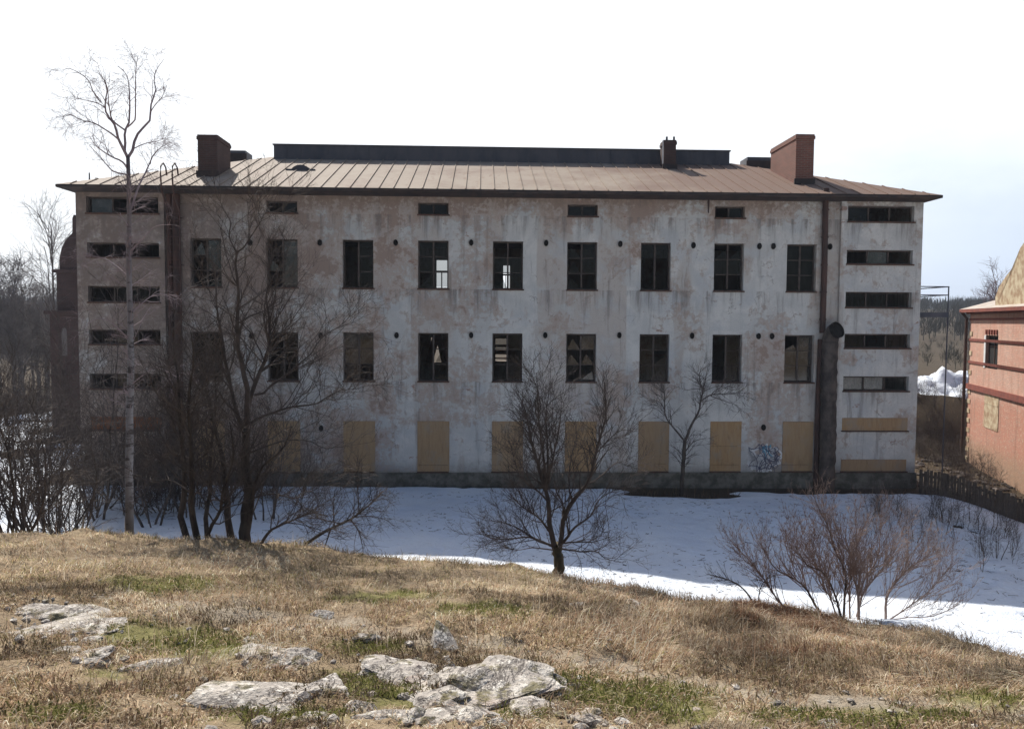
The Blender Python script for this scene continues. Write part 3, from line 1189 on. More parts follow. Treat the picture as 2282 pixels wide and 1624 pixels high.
# eyebrow hatch on the slope
x0, z = wp(675, 384, 3.2)
yh = yf + (z - EAVE) / rise * HALF
m = MB()
a = np.linspace(0, math.pi, 13)
pro = np.stack([x0 + 0.42 * np.cos(a), np.full(13, yh), z - 0.02 + 0.26 * np.sin(a) ** 1.3], -1)
ba = pro.copy()
ba[:, 1] += 0.8
ba[:, 2] += 0.05
m.add(np.concatenate([pro, ba]), [(i, i + 13, i + 14, i + 1) for i in range(12)])
m.add(pro, None, [(0, i, i + 1) for i in range(1, 12)])
m.box(x0 - 0.62, x0 + 0.62, yh - 0.05, yh + 0.6, z - 0.03, z + 0.03 + 0.02)
m.build('roof_hatch', MT['tin'], roof)
m = MB()
for px, py in ((199, 385), (214, 396)):
    x0, z = wp(px, py, 0.6)
    m.tubes(np.array([[x0, 0.6, 12.3], [x0, 0.6, z]]), np.array([0.03, 0.025]), 6, True)
m.build('roof_pole', MT['tin'], roof)

# downpipe, duct and ladder ------------------------------------------
m = MB()
x0, zt = wp(1837, 438)
x1, zb = wp(1843, 742)
m.tubes(np.array([[x0, -0.16, zt + 0.3], [x0, -0.14, zt - 0.2], [x0 + 0.03, -0.13, (zt + zb) / 2], [x0 + 0.02, -0.13, zb]]), np.full(4, 0.115), 10, True)
for k in range(5):
    z = zb + (zt - zb) * (k + 0.5) / 5
    m.tubes(np.array([[x0 + 0.02, -0.135, z - 0.03], [x0 + 0.02, -0.135, z + 0.03]]), np.full(2, 0.135), 10, True)
m.build('downpipe', MT['rust'], blk)
m = MB()
xd, zd = wp(1841, 745)
zs = np.linspace(-1.0, zd - 0.25, 40)
R = 0.315 + 0.02 * np.sin(np.arange(40) * 2.2) + 0.015 * np.array([random.uniform(-1, 1) for _ in range(40)])
P = np.stack([np.full(40, xd - 0.02) + 0.02 * np.sin(zs), np.full(40, -0.46), zs], -1)
m.tubes(P, R, 16, True)
# elbow and open flared mouth turned out to the right
t = np.linspace(0, 1, 8)
ang = t * math.radians(78)
dirv = np.array([0.42, -0.907, 0])
E = np.array([xd - 0.02, -0.46, zd - 0.25])[None, :] + np.stack([0.32 * (1 - np.cos(ang)) * dirv[0], 0.32 * (1 - np.cos(ang)) * dirv[1], 0.42 * np.sin(ang)], -1)
m.tubes(E, np.linspace(0.315, 0.32, 8), 16)
dct = m.build('duct', MT['duct'], blk, True)
tip, dr = E[-1], (E[-1] - E[-2]) / np.linalg.norm(E[-1] - E[-2])
m = MB()
m.tubes(np.array([tip - dr * 0.02, tip + dr * 0.12]), np.array([0.33, 0.34]), 16)
m.tubes(np.array([tip - dr * 0.05, tip + dr * 0.03]), np.array([0.31, 0.31]), 16, True)
m.build('duct_mouth', MT['void'], dct)
m = MB()
xq = wp(1820, 900)[0]
m.tubes(np.array([[xq, -0.13, -0.6], [xq, -0.13, 3.6], [xq + 0.03, -0.13, zd - 0.2]]), np.array([0.11, 0.11, 0.1]), 10, True)
m.build('downpipe', MT['rust'], blk)  # dark pipe stands in for the shadow gap left of the duct
# rusty ladder with hooped hand rails, beside the left end bay
la, lb = wp(386, 700)[0], wp(411, 700)[0]
m = MB()
for xx in (la, lb):
    pts = [(xx, -0.35, 0.8), (xx, -0.35, 11.0), (xx, -0.95, 11.7), (xx, -1.03, 12.3), (xx, -0.98, 12.62), (xx, -0.75, 12.78), (xx, -0.5, 12.65), (xx, -0.42, 12.36)]
    m.tubes(np.array(pts), np.full(8, 0.032), 6, True)
for k in range(34):
    z = 1.0 + k * 0.3
    m.box(la, lb, -0.365, -0.335, z, z + 0.03)
for k in range(6):
    z = 1.5 + k * 1.85
    for xx in (la, lb):
        m.box(xx - 0.015, xx + 0.015, -0.34, 0.02, z, z + 0.03)
m.build('ladder', MT['rust'], blk)
m = MB()
xq = wp(376, 700)[0] + 0.1
m.tubes(np.array([[xq, -0.02, 0.3], [xq, -0.02, 11.7]]), np.array([0.12, 0.12]), 10, True)
xq2 = wp(398, 700)[0]
m.tubes(np.array([[xq2, -0.07, 0.3], [xq2, -0.07, 11.7]]), np.array([0.16, 0.16]), 8, True)
m.build('downpipe', MT['rust'], blk)
# hopper outlet and short rusty runs on the upper wall
m = MB()
x0, zt = wp(1579, 432)
_, zb = wp(1579, 475)
m.tubes(np.array([[x0, -0.08, WALLTOP - 0.05], [x0, -0.05, zt - 0.1], [x0, -0.04, zb]]), np.array([0.05, 0.045, 0.02]), 8, True)
m.build('spout', MT['rust'], blk)
# outside landing on the right-hand end wall
ba_ = MB()
yl = 1.2
lx = L + 1.35
z_top = wp(2098, 641, yl)[1]
z_fl = wp(2098, 697, yl)[1]
ba_.box(L + 0.003, lx, 0.1, 2.4, z_fl - 0.2, z_fl)
for y in (0.13, 2.37):
    ba_.box(lx - 0.04, lx, y - 0.017, y + 0.017, -2.2 if y < 1 else z_fl, z_top)
    for q in (1.0, 0.68):
        ba_.box(L + 0.003, lx, y - 0.02, y + 0.02, z_fl + (z_top - z_fl) * q - 0.03, z_fl + (z_top - z_fl) * q + 0.01)
for q in (1.0, 0.68):
    ba_.box(lx - 0.045, lx - 0.005, 0.155, 2.345, z_fl + (z_top - z_fl) * q - 0.03, z_fl + (z_top - z_fl) * q + 0.01)
ba_.build('balcony', MT['tin'], blk)
# faded spray paint between the last two boarded windows
gr = random.Random(12)


def scrawl(n, cx, cy, w, h, wd, mat, lift):
    m = MB()
    for k in range(n):
        x = cx + gr.uniform(-w, w) * 0.5
        y = cy + gr.uniform(-h, h) * 0.5
        pts = []
        a = gr.uniform(0, 6.28)
        for i in range(14):
            a += gr.uniform(-0.9, 0.9)
            x += math.cos(a) * w * 0.085
            y += math.sin(a) * h * 0.16
            if math.hypot((x - cx) / (w / 2), (y - cy) / (h / 2)) > 0.9:
                a = math.atan2((cy - y), (cx - x)) + gr.uniform(-0.5, 0.5)
            pts.append(wp(x, y))
        for (p, q) in zip(pts[:-1], pts[1:]):
            d = Vector((q[0] - p[0], q[1] - p[1]))
            if d.length < 1e-3:
                continue
            nn = Vector((-d.y, d.x)).normalized() * wd / 2
            m.quad((p[0] + nn.x, -lift, p[1] + nn.y), (p[0] - nn.x, -lift, p[1] - nn.y), (q[0] - nn.x, -lift, q[1] - nn.y), (q[0] + nn.x, -lift, q[1] + nn.y))
    return m.build('graffiti', MT[mat], wo_)


scrawl(16, 1703, 1020, 84, 58, 0.07, 'white_paint', 0.004)
scrawl(4, 1714, 1004, 36, 26, 0.035, 'blue_paint', 0.008)
scrawl(13, 1700, 1018, 80, 60, 0.025, 'ink_paint', 0.012)

# ------------------------------------------------------------------ brick wing behind the left end
Ya = 46.0
xa0 = at(128, 700, Ya)[0]
zA = [at(140, y, Ya)[2] for y in (600, 692, 830)]
an = empty('brick_wing', (xa0, Ya, 0))
tag(an, 'dark red brick wing with curved gable standing behind the left end of the block', 'building')
m = MB()
m.box(0, 6.5, 0, 9, zA[1], zA[0])
m.box(-0.28, 6.5, -0.3, 9.3, -1.5, zA[1] - 0.22)
pts = []
for (gx, gy) in ((131, 601), (132, 572), (136, 553), (143, 538), (152, 527), (160, 519), (160, 486), (163, 478), (167, 486), (168, 500), (178, 494), (195, 490), (255, 489), (255, 601)):
    q = at(gx, gy, Ya)
    pts.append((q[0] - xa0, q[2]))
pts = pts[::-1]
n = len(pts)
V = [(p[0], 0.05, p[1]) for p in pts] + [(p[0], 0.5, p[1]) for p in pts]
m.add(V, [(i, (i + 1) % n, n + (i + 1) % n, n + i) for i in range(n)], [(0, i + 1, i) for i in range(1, n - 1)] + [(n, n + i, n + i + 1) for i in range(1, n - 1)])
m.build('wall', MT['dark_brick'], an)
m = MB()
m.box(-0.5, 6.5, -0.5, 9.4, zA[1] - 0.218, zA[1] - 0.003)
m.box(-0.16, 6.5, -0.16, 9.3, zA[0] - 0.2, zA[0] - 0.02)
m.box(-0.4, 6.5, -0.42, 9.4, zA[2] - 0.2, zA[2] - 0.05)
m.build('cornice', MT['dark_brick'], an)
m = MB()
x0 = at(138, 770, Ya - 0.3)[0] - xa0
x1 = at(150, 770, Ya - 0.3)[0] - xa0
za, zb = at(140, 735, Ya)[2], at(140, 792, Ya)[2]
a = np.linspace(0, math.pi, 9)
arc = [((x0 + x1) / 2 + (x1 - x0) / 2 * math.cos(t), za - 0.15 + 0.3 * math.sin(t)) for t in a] + [(x0, zb), (x1, zb)]
m.add([(p[0], -0.32, p[1]) for p in arc] + [(p[0], -0.302, p[1]) for p in arc], [(i, (i + 1) % 11, 11 + (i + 1) % 11, 11 + i) for i in range(11)], [(0, i, i + 1) for i in range(1, 10)])
m.build('blind_window', MT['twig_grey'], an)

# ------------------------------------------------------------------ pink building at the right edge
PA = at(2163, 700, 45.0)
pdv = np.array([-0.2495, -0.9684, 0])
pin = np.array([0.9684, -0.2495, 0])
GB = z1(PA[0], 44) - 0.6


def pk(px, py):
    v = ray(px, py)
    t = ((PA - CAM) @ pin) / (v @ pin)
    p = CAM + v * t - PA
    return float(p @ pdv), float(p[2] + PA[2])


pnk = empty('pink_villa', (PA[0], PA[1], 0), math.atan2(pdv[1], pdv[0]))
tag(pnk, 'salmon pink plastered house with red brick bands and a curved gable at the yard edge', 'building')


def m_pink():
    n = NT('salmon_plaster')
    f = n.noise(0.9, 6, 0.65)
    g = n.noise(6, 5, 0.7)
    z = n.sep()[2]
    c = n.mix(n.ramp(f, 0.35, 0.65), (0.44, 0.235, 0.175), (0.50, 0.32, 0.25))
    c = n.mix(n.math('MULTIPLY', n.ramp(n.math('ADD', z, n.math('MULTIPLY', f, 2)), 4.4, 3.4), 0.55), c, (0.37, 0.15, 0.095))
    c = n.mix(n.math('MULTIPLY', n.ramp(g, 0.52, 0.62), 0.55), c, (0.46, 0.38, 0.30))
    st = n.noise(2.4, 5, 0.6, n.obj((1, 1, 0.12)))
    c = n.mix(n.math('MULTIPLY', n.ramp(st, 0.52, 0.68), 0.5), c, (0.24, 0.13, 0.09))
    c = n.mix(n.math('MULTIPLY', n.ramp(n.math('ADD', z, f), 1.4, 0.2), 0.7), c, (0.28, 0.2, 0.13))
    sv = n.sep()
    cb = n.t.nodes.new('ShaderNodeCombineXYZ')
    n.t.links.new(n.math('ADD', sv[0], sv[1]), cb.inputs[0])
    n.t.links.new(sv[2], cb.inputs[1])
    bk = n.t.nodes.new('ShaderNodeTexBrick')
    n.t.links.new(cb.outputs[0], bk.inputs['Vector'])
    bk.inputs['Scale'].default_value = 1.0
    bk.inputs['Brick Width'].default_value = 0.27
    bk.inputs['Row Height'].default_value = 0.08
    bk.inputs['Mortar Size'].default_value = 0.012
    bk.inputs['Color1'].default_value = (0.85, 0.85, 0.85, 1)
    bk.inputs['Color2'].default_value = (1.1, 1.0, 0.95, 1)
    bk.inputs['Mortar'].default_value = (0.8, 0.85, 0.9, 1)
    c = n.mix(n.math('MULTIPLY', n.ramp(f, 0.3, 0.6), 0.9), c, n.mix(1.0, c, bk.outputs[0], 'MULTIPLY'))
    wn = n.noise(1.7, 7, 0.75)
    c = n.mix(n.math('MULTIPLY', n.ramp(wn, 0.56, 0.62), 0.6), c, (0.33, 0.22, 0.16))
    n.bump(n.math('ADD', g, n.math('MULTIPLY', bk.outputs['Fac'], -0.4)), 0.6, 0.03)
    return n.col(c, 0.95)


MT['pink'] = m_pink()
MT['band'] = simple('brick_band', (0.21, 0.065, 0.045), (0.15, 0.05, 0.04), 3)
MT['cream'] = simple('cream_render', (0.46, 0.39, 0.27), (0.27, 0.18, 0.11), 2.6, detail=8)
MT['pale_roof'] = simple('pale_tin', (0.42, 0.38, 0.34), (0.34, 0.27, 0.22), 1.5, 0.6)
PZ = lambda y: 6.8 + (722 - y) / 1775 * 45
zE = PZ(690)
wx0, wzt = pk(2199, 747)
wx1, wzb = pk(2222, 824)
bx0, bzt = pk(2196, 866)
bx1, bzb = pk(2224, 962)
W0 = (wx0, wx1, wzb, wzt)
gp = 6.6
holes = [W0]
for k in range(1, 3):
    holes.append((wx0 + gp * k, wx1 + gp * k, wzb, wzt))
m = MB()
pierced(m, 0, 21, GB - 1, zE, 0, holes, 0.25)
m.quad((0, 11, GB - 1), (0, 0, GB - 1), (0, 0, zE), (0, 11, zE))
m.quad((21, 0, GB - 1), (21, 11, GB - 1), (21, 11, zE), (21, 0, zE))
m.quad((21, 11, GB - 1), (0, 11, GB - 1), (0, 11, zE), (21, 11, zE))
m.build('wall', MT['pink'], pnk)
m = MB()
for (yy, h, d) in ((712, 0.10, 0.05), (757, 0.14, 0.06), (806, 0.14, 0.06), (860, 0.30, 0.12)):
    z = PZ(yy)
    segs = [(-0.02, 21.02)]
    for hh in holes:
        if hh[2] < z - h / 2 and hh[3] > z + h / 2 or abs(hh[3] - z) < 0.02:
            ns = []
            for a, b in segs:
                ns += [(a, hh[0] - 0.1), (hh[1] + 0.1, b)]
            segs = ns
    for a, b in segs:
        m.box(a, b, -d, 0.0, z - h / 2, z + h / 2)
m.box(-0.1, 21.1, -0.2, 0, zE - 0.26, zE - 0.01)
m.build('brick_band', MT['band'], pnk)
for k in range(34):
    z = GB + 0.2 + k * 0.27
    if z > zE - 0.5:
        break
    if k % 2 == 0 and all(abs(z + 0.12 - PZ(yy)) > 0.28 for yy in (712, 757, 806, 860)):
        m = MB()
        m.box(0.02, 0.55, -0.035, 0.0, z, z + 0.24)
        m.build('quoin', MT['cream'], pnk)
for k in range(3):
    a, b = wx0 + gp * k, wx1 + gp * k
    f = MB()
    f.box(a, a + 0.07, 0.12, 0.19, wzb, wzt)
    f.box(b - 0.07, b, 0.12, 0.19, wzb, wzt)
    f.box(a + 0.07, b - 0.07, 0.12, 0.19, wzt - 0.07, wzt)
    f.box(a + 0.07, b - 0.07, 0.12, 0.19, wzb, wzb + 0.07)
    f.box((a + b) / 2 - 0.03, (a + b) / 2 + 0.03, 0.115, 0.185, wzb + 0.07, wzt - 0.07)
    f.box(a + 0.07, b - 0.07, 0.122, 0.18, wzb + (wzt - wzb) * 0.66, wzb + (wzt - wzb) * 0.69)
    o = f.build('window', MT['sill'], pnk)
    g = MB()
    g.quad((a + 0.07, 0.15, wzb + 0.07), (b - 0.07, 0.15, wzb + 0.07), (b - 0.07, 0.15, wzt - 0.07), (a + 0.07, 0.15, wzt - 0.07))
    g.build('glass', MT['void'], o)  # opaque near-black pane, shade of the room put into its colour
    t = MB()
    for q in range(5):
        t.box(a - 0.1 + (b - a + 0.2) * q / 5, a - 0.1 + (b - a + 0.2) * (q + 0.5) / 5, -0.06, -0.002, wzt + 0.05, wzt + 0.3)
    t.build('lintel', MT['band'], o)
    s_ = MB()
    s_.box(a - 0.3, a - 0.03, -0.03, -0.002, wzb, wzt)
    s_.build('white_jamb', MT['white_paint'], o)
    p = MB()
    p.box(bx0 + gp * k, bx1 + gp * k, -0.03, 0, bzb, bzt)
    p.box(bx0 + gp * k + 0.1, bx1 + gp * k - 0.1, -0.045, -0.031, bzb + (bzt - bzb) * 0.62, bzb + (bzt - bzb) * 0.65)
    p.build('blind_window', MT['cream'], pnk)
# roof with curved gable
m = MB()
o_ = 0.45
rz = zE + 2.1
m.quad((-o_, -o_, zE), (21 + o_, -o_, zE), (21 - 5, 5.5, rz), (5, 5.5, rz))
m.quad((21 + o_, 11 + o_, zE), (-o_, 11 + o_, zE), (5, 5.5, rz), (16, 5.5, rz))
m.add([(-o_, 11 + o_, zE), (-o_, -o_, zE), (5, 5.5, rz), (21 + o_, -o_, zE), (21 + o_, 11 + o_, zE), (16, 5.5, rz)], None, [(0, 1, 2), (3, 4, 5)])
m.build('roof', MT['pale_roof'], pnk)
m = MB()
m.box(-o_, 21 + o_, -o_, -o_ + 0.08, zE - 0.18, zE - 0.004)
m.box(-o_, -o_ + 0.08, -o_ + 0.08, 11 + o_, zE - 0.18, zE - 0.004)
m.quad((-o_, -o_ + 0.08, zE - 0.1), (21 + o_, -o_ + 0.08, zE - 0.1), (21 + o_, 0.0, zE - 0.1), (-o_, 0.0, zE - 0.1))
m.build('eave', MT['band'], pnk)
gpts = [pk(x, y) for (x, y) in ((2221, 684), (2221, 662), (2229, 640), (2240, 622), (2254, 605), (2265, 590), (2272, 572), (2277, 552))]
tp = gpts[-1][0] + 0.9
poly = [(gpts[0][0], zE - 0.02)] + gpts[1:] + [(tp, gpts[-1][1] + 0.35)]
mir = [(2 * tp - x, z) for (x, z) in poly[:-1]][::-1]
poly = poly + mir
n = len(poly)
m = MB()
V = [(p[0], -0.06, p[1]) for p in poly] + [(p[0], 0.35, p[1]) for p in poly]
m.add(V, [(i, (i + 1) % n, n + (i + 1) % n, n + i) for i in range(n)], [(0, i + 1, i) for i in range(1, n - 1)] + [(n, n + i, n + i + 1) for i in range(1, n - 1)])
gb = m.build('gable', MT['cream'], pnk)
m = MB()
P = np.array([(p[0], 0.14, p[1] + 0.05) for p in poly])
m.tubes(P, np.full(n, 0.16), 6, True)
m.build('coping', MT['tin_edge'], gb)
m = MB()
m.tubes(np.array([[-0.12, -0.16, GB - 0.5], [-0.12, -0.16, zE - 0.5], [-0.3, -0.4, zE - 0.12]]), np.full(3, 0.085), 8, True)
m.build('downpipe', MT['sill'], pnk)

# ------------------------------------------------------------------ bare trees


def resample(pts, n):
    pts = np.asarray(pts, float)
    d = np.concatenate([[0], np.cumsum(np.linalg.norm(np.diff(pts, axis=0), axis=1))])
    if len(pts) > 2:
        # Catmull-Rom refinement
        out = []
        for i in range(len(pts) - 1):
            p0, p1, p2, p3 = pts[max(i - 1, 0)], pts[i], pts[i + 1], pts[min(i + 2, len(pts) - 1)]
            for t in np.linspace(0, 1, 6, endpoint=False):
                out.append(0.5 * (2 * p1 + (p2 - p0) * t + (2 * p0 - 5 * p1 + 4 * p2 - p3) * t * t + (3 * p1 - p0 - 3 * p2 + p3) * t ** 3))
        out.append(pts[-1])
        pts = np.array(out)
        d = np.concatenate([[0], np.cumsum(np.linalg.norm(np.diff(pts, axis=0), axis=1))])
    s = np.linspace(0, d[-1], n)
    return np.stack([np.interp(s, d, pts[:, k]) for k in range(3)], -1)


def limb(px, Y, r0, r1, dy=0.0, dy0=0.0, n=14, rng=RNG, jit=0.15):
    """limb traced as (x, y) pixels at depth Y, drifting dy metres in depth; radii in pixels"""
    k = len(px)
    pts = [at(x, y, Y + dy0 + dy * (i / max(1, k - 1)) ** 1.2) for i, (x, y) in enumerate(px)]
    P = resample(pts, n)
    R = np.linspace(r0, r1, n) * Y / FPX
    P[1:-1] += rng.normal(0, 1, (n - 2, 3)) * (R[1:-1, None] * jit)
    return P, R


def spawn(P, R, rng, count, n=5, t0=0.15, t1=0.97, ang=(25, 60), ln=(0.3, 0.8), rf=0.6, rmax=0.02, rmin=0.002, upb=0.12, jit=0.18, bend=0.0, wt=None):
    m, n0, _ = P.shape
    if wt is None:
        wt = np.linalg.norm(np.diff(P, axis=1), axis=2).sum(axis=1)
    idx = rng.choice(m, count, p=wt / wt.sum())
    t = t0 + (t1 - t0) * rng.random(count) ** 0.85
    f = t * (n0 - 1)
    i = np.minimum(f.astype(int), n0 - 2)
    w = (f - i)[:, None]
    pos = P[idx, i] * (1 - w) + P[idx, i + 1] * w
    tan = P[idx, i + 1] - P[idx, i]
    tan /= np.linalg.norm(tan, axis=1, keepdims=True) + 1e-9
    rad = R[idx, i] * (1 - w[:, 0]) + R[idx, i + 1] * w[:, 0]
    rv = rng.normal(0, 1, (count, 3))
    pp = rv - (rv * tan).sum(1, keepdims=True) * tan
    pp /= np.linalg.norm(pp, axis=1, keepdims=True) + 1e-9
    a = np.radians(rng.uniform(ang[0], ang[1], count))[:, None]
    d = tan * np.cos(a) + pp * np.sin(a)
    d[:, 2] += upb
    d /= np.linalg.norm(d, axis=1, keepdims=True)
    length = rng.uniform(ln[0], ln[1], count) * (1.15 - 0.55 * t)
    out = [pos]
    st = (length / (n - 1))[:, None]
    for k in range(n - 1):
        d = d + rng.normal(0, jit, (count, 3))
        d[:, 2] += upb * 0.5 + bend * (k / n)
        d /= np.linalg.norm(d, axis=1, keepdims=True)
        out.append(out[-1] + d * st)
    P2 = np.stack(out, 1)
    r0_ = np.clip(rad * rf, rmin, rmax)
    R2 = r0_[:, None] * np.linspace(1, 0.45, n)[None, :]
    return P2, np.maximum(R2, rmin * 0.6)


def tree_obj(name, label, cat, limbs, levels, rng, mats, nst, group=None, base=None, stem_name='trunk'):
    """limbs: list of (P, R); the first nst are the stems (parts of their own), the rest and all twigs make the crown"""
    base = np.array(base if base is not None else limbs[0][0][0], float)
    root = empty(name, base)
    tag(root, label, cat, group)
    for (P, R) in limbs[:nst]:
        m = MB()
        m.tubes(P, R, 9, True)
        o = m.build(stem_name, mats[0], root, True)
        o.data.transform(Matrix.Translation(-Vector(base)))
    cr = MB()
    for (P, R) in limbs[nst:]:
        cr.tubes(P, R, 6)
    n0 = 14
    P = np.stack([l[0] for l in limbs])
    R = np.stack([l[1] for l in limbs])
    for lv in levels:
        lv = dict(lv)
        k = lv.pop('k', 3)
        P, R = spawn(P, R, rng, **lv)
        cr.tubes(P, R, k)
    o = cr.build('crown', mats[1], root, False)
    o.data.transform(Matrix.Translation(-Vector(base)))
    return root


def to_ground(pts_px, Y, dy0=0.0):
    return pts_px


def grounded(lb, drop=0.25):
    P, R = lb
    g = z1(P[0, 0], P[0, 1])
    if P[0, 2] > g - drop:
        P = P.copy()
        P[0, 2] = g - drop
    return P, R


# birch
YB = 18.0
bi = [grounded(limb([(287, 1170), (288, 1060), (290, 900), (291, 760), (290, 640), (288, 520), (287, 430), (285, 364), (285, 348)], YB, 9.6, 4.0, 0.0))]
BL = [([(285, 352), (296, 333), (301, 311), (312, 291), (332, 274), (335, 252), (338, 225), (348, 205), (343, 177), (349, 155), (365, 133)], 3.2, 0.5, 0.7),
      ([(285, 352), (276, 335), (264, 311), (255, 278), (237, 254), (234, 230), (239, 203), (233, 181), (218, 157)], 3.4, 0.5, -0.6),
      ([(284, 352), (278, 335), (279, 309), (277, 289), (286, 282), (289, 243), (288, 199), (281, 164), (262, 148)], 3.0, 0.5, 0.4),
      ([(278, 290), (251, 269), (246, 252), (242, 230), (240, 200), (231, 170)], 2.0, 0.4, -0.8),
      ([(284, 284), (301, 267), (302, 252), (302, 199), (303, 155), (308, 124)], 1.8, 0.4, -0.4),
      ([(283, 374), (270, 359), (242, 346), (213, 324), (200, 304)], 2.2, 0.5, -1.0),
      ([(284, 390), (255, 383), (242, 372), (218, 344), (200, 326)], 2.0, 0.5, 0.9),
      ([(264, 311), (248, 298), (213, 276), (185, 269), (150, 254), (138, 268)], 1.8, 0.4, -1.1),
      ([(234, 241), (216, 230), (174, 221), (160, 226)], 1.4, 0.4, 0.5),
      ([(224, 228), (207, 203), (198, 181), (178, 164), (154, 153), (140, 158)], 1.5, 0.4, -0.7),
      ([(290, 470), (305, 425), (318, 397), (330, 372), (343, 344), (363, 326), (382, 318)], 2.6, 0.5, 1.0),
      ([(299, 331), (323, 320), (350, 315), (365, 309)], 1.3, 0.4, 0.8),
      ([(335, 252), (345, 235), (362, 215), (372, 190)], 1.2, 0.4, -0.6),
      ([(290, 560), (320, 530), (345, 505), (380, 500)], 1.8, 0.5, -1.1),
      ([(290, 620), (255, 590), (225, 575), (190, 590)], 1.8, 0.5, 1.0),
      ([(290, 700), (330, 665), (360, 655), (395, 670)], 1.8, 0.5, 0.7),
      ([(291, 760), (250, 720), (215, 710), (180, 735)], 1.7, 0.5, -0.9),
      ([(290, 860), (340, 820), (375, 830), (410, 850)], 1.6, 0.5, -0.8)]
for (p, a, b, dy) in BL:
    bi.append(limb(p, YB, a, b, dy))
tree_obj('birch_tree', 'tall slender birch with pale trunk rising above the roof at the left end', 'tree', bi,
         [dict(count=230, n=6, t0=0.3, ln=(0.3, 0.85), rf=0.5, rmax=0.012, rmin=0.004, upb=0.04, k=3, wt=np.array([5.5] + [1] * len(BL))),
          dict(count=1000, n=6, t0=0.2, ln=(0.2, 0.5), rf=0.6, rmax=0.005, rmin=0.0025, upb=0.0, bend=-0.25, k=3),
          dict(count=3000, n=5, t0=0.2, ln=(0.12, 0.32), rf=0.7, rmax=0.003, rmin=0.002, upb=-0.05, bend=-0.35, k=3)],
         np.random.default_rng(3), [MT['birch'], MT['birch_twig']], 1)

# multi-stemmed alder on the crest at the left
YC = 12.0
CL = [([(543, 1226), (546, 1154), (552, 1095), (546, 1037), (549, 996), (547, 955)], 13.5, 8.5, 0.2, 0),
      ([(526, 1224), (508, 1169), (505, 1125), (502, 1090), (497, 1020), (478, 950), (462, 880), (440, 800)], 9, 1.2, 0.9, 0.3),
      ([(428, 1217), (409, 1177), (403, 1148), (410, 1110), (412, 1050), (402, 950), (398, 850), (385, 770)], 8, 1.2, 0.6, 0.1),
      ([(452, 1222), (435, 1186), (428, 1139), (426, 1104), (428, 1010), (420, 900), (432, 800), (425, 740)], 8, 1.2, -0.5, -0.1),
      ([(470, 1223), (459, 1177), (462, 1125), (467, 1104), (470, 1000), (482, 900), (476, 800)], 6, 1.0, 1.0, 0.2),
      ([(495, 1222), (464, 1201), (473, 1169), (491, 1139), (497, 1090), (520, 1020), (512, 940)], 5, 0.9, -0.7, -0.1),
      ([(545, 1224), (560, 1150), (566, 1090), (585, 1040), (630, 1000), (650, 950)], 5, 0.8, -0.9, 0.15),
      ([(547, 960), (552, 929), (558, 885), (572, 845), (584, 820), (599, 779), (600, 709), (592, 656), (599, 630), (599, 533)], 6, 0.7, 0.6, 0.2),
      ([(547, 958), (552, 900), (552, 870), (543, 826), (533, 782), (530, 738), (530, 694), (532, 650), (529, 621), (523, 574), (529, 559)], 7, 2.2, -0.3, 0.2),
      ([(527, 562), (511, 527), (514, 495), (497, 466), (490, 445)], 2.0, 0.5, 0.2, -0.1),
      ([(528, 562), (543, 551), (561, 524), (582, 492), (590, 468)], 2.0, 0.5, -0.3, -0.1),
      ([(531, 688), (561, 668), (590, 647), (612, 610)], 2.0, 0.5, 0.5, 0.0),
      ([(540, 952), (529, 926), (517, 876), (506, 820), (494, 753), (486, 703), (481, 665), (482, 630), (470, 560)], 5, 0.7, 0.3, 0.2),
      ([(527, 920), (503, 896), (485, 870), (455, 850)], 2.6, 0.7, -0.6, 0.2),
      ([(556, 945), (575, 932), (599, 923), (643, 908), (707, 899), (728, 885), (760, 870), (800, 866)], 3.6, 0.6, -0.5, 0.2),
      ([(566, 880), (584, 879), (608, 855), (634, 838), (669, 808), (693, 788), (716, 753), (743, 735), (766, 720), (784, 697)], 3.2, 0.5, 0.5, 0.2),
      ([(553, 1010), (620, 985), (680, 980), (730, 1000), (770, 980)], 2.2, 0.5, -0.8, 0.1),
      ([(500, 1060), (440, 1030), (390, 1010), (350, 1020)], 2.4, 0.6, 0.8, 0.5),
      ([(573, 1228), (602, 1183), (643, 1163), (693, 1142), (730, 1150)], 4.2, 0.8, -0.3, 0.1),
      ([(560, 1110), (610, 1100), (660, 1110), (700, 1090)], 2.0, 0.5, -0.7, 0.2),
      ([(430, 1100), (380, 1070), (340, 1075), (310, 1060)], 2.0, 0.5, 0.5, 0.0)]
cl = []
for i, (p, a, b, dy, d0) in enumerate(CL):
    lb = limb(p, YC, a, b, dy, d0)
    cl.append(grounded(lb) if i < 7 else lb)
tree_obj('alder_tree', 'dark many-stemmed alder on the hill crest, tallest bare tree in front of the facade', 'tree', cl,
         [dict(count=420, n=6, t0=0.2, ln=(0.5, 1.3), rf=0.45, rmax=0.012, rmin=0.0038, upb=0.12, k=4),
          dict(count=2400, n=5, t0=0.2, ln=(0.25, 0.7), rf=0.6, rmax=0.006, rmin=0.0028, upb=0.1, k=3),
          dict(count=7500, n=4, t0=0.2, ln=(0.12, 0.34), rf=0.7, rmax=0.004, rmin=0.0022, upb=0.08, k=3)],
         np.random.default_rng(4), [MT['bark'], MT['twig']], 7, None, (*at(500, 1222, YC)[:2], z1(*at(500, 1222, YC)[:2])), 'stem')

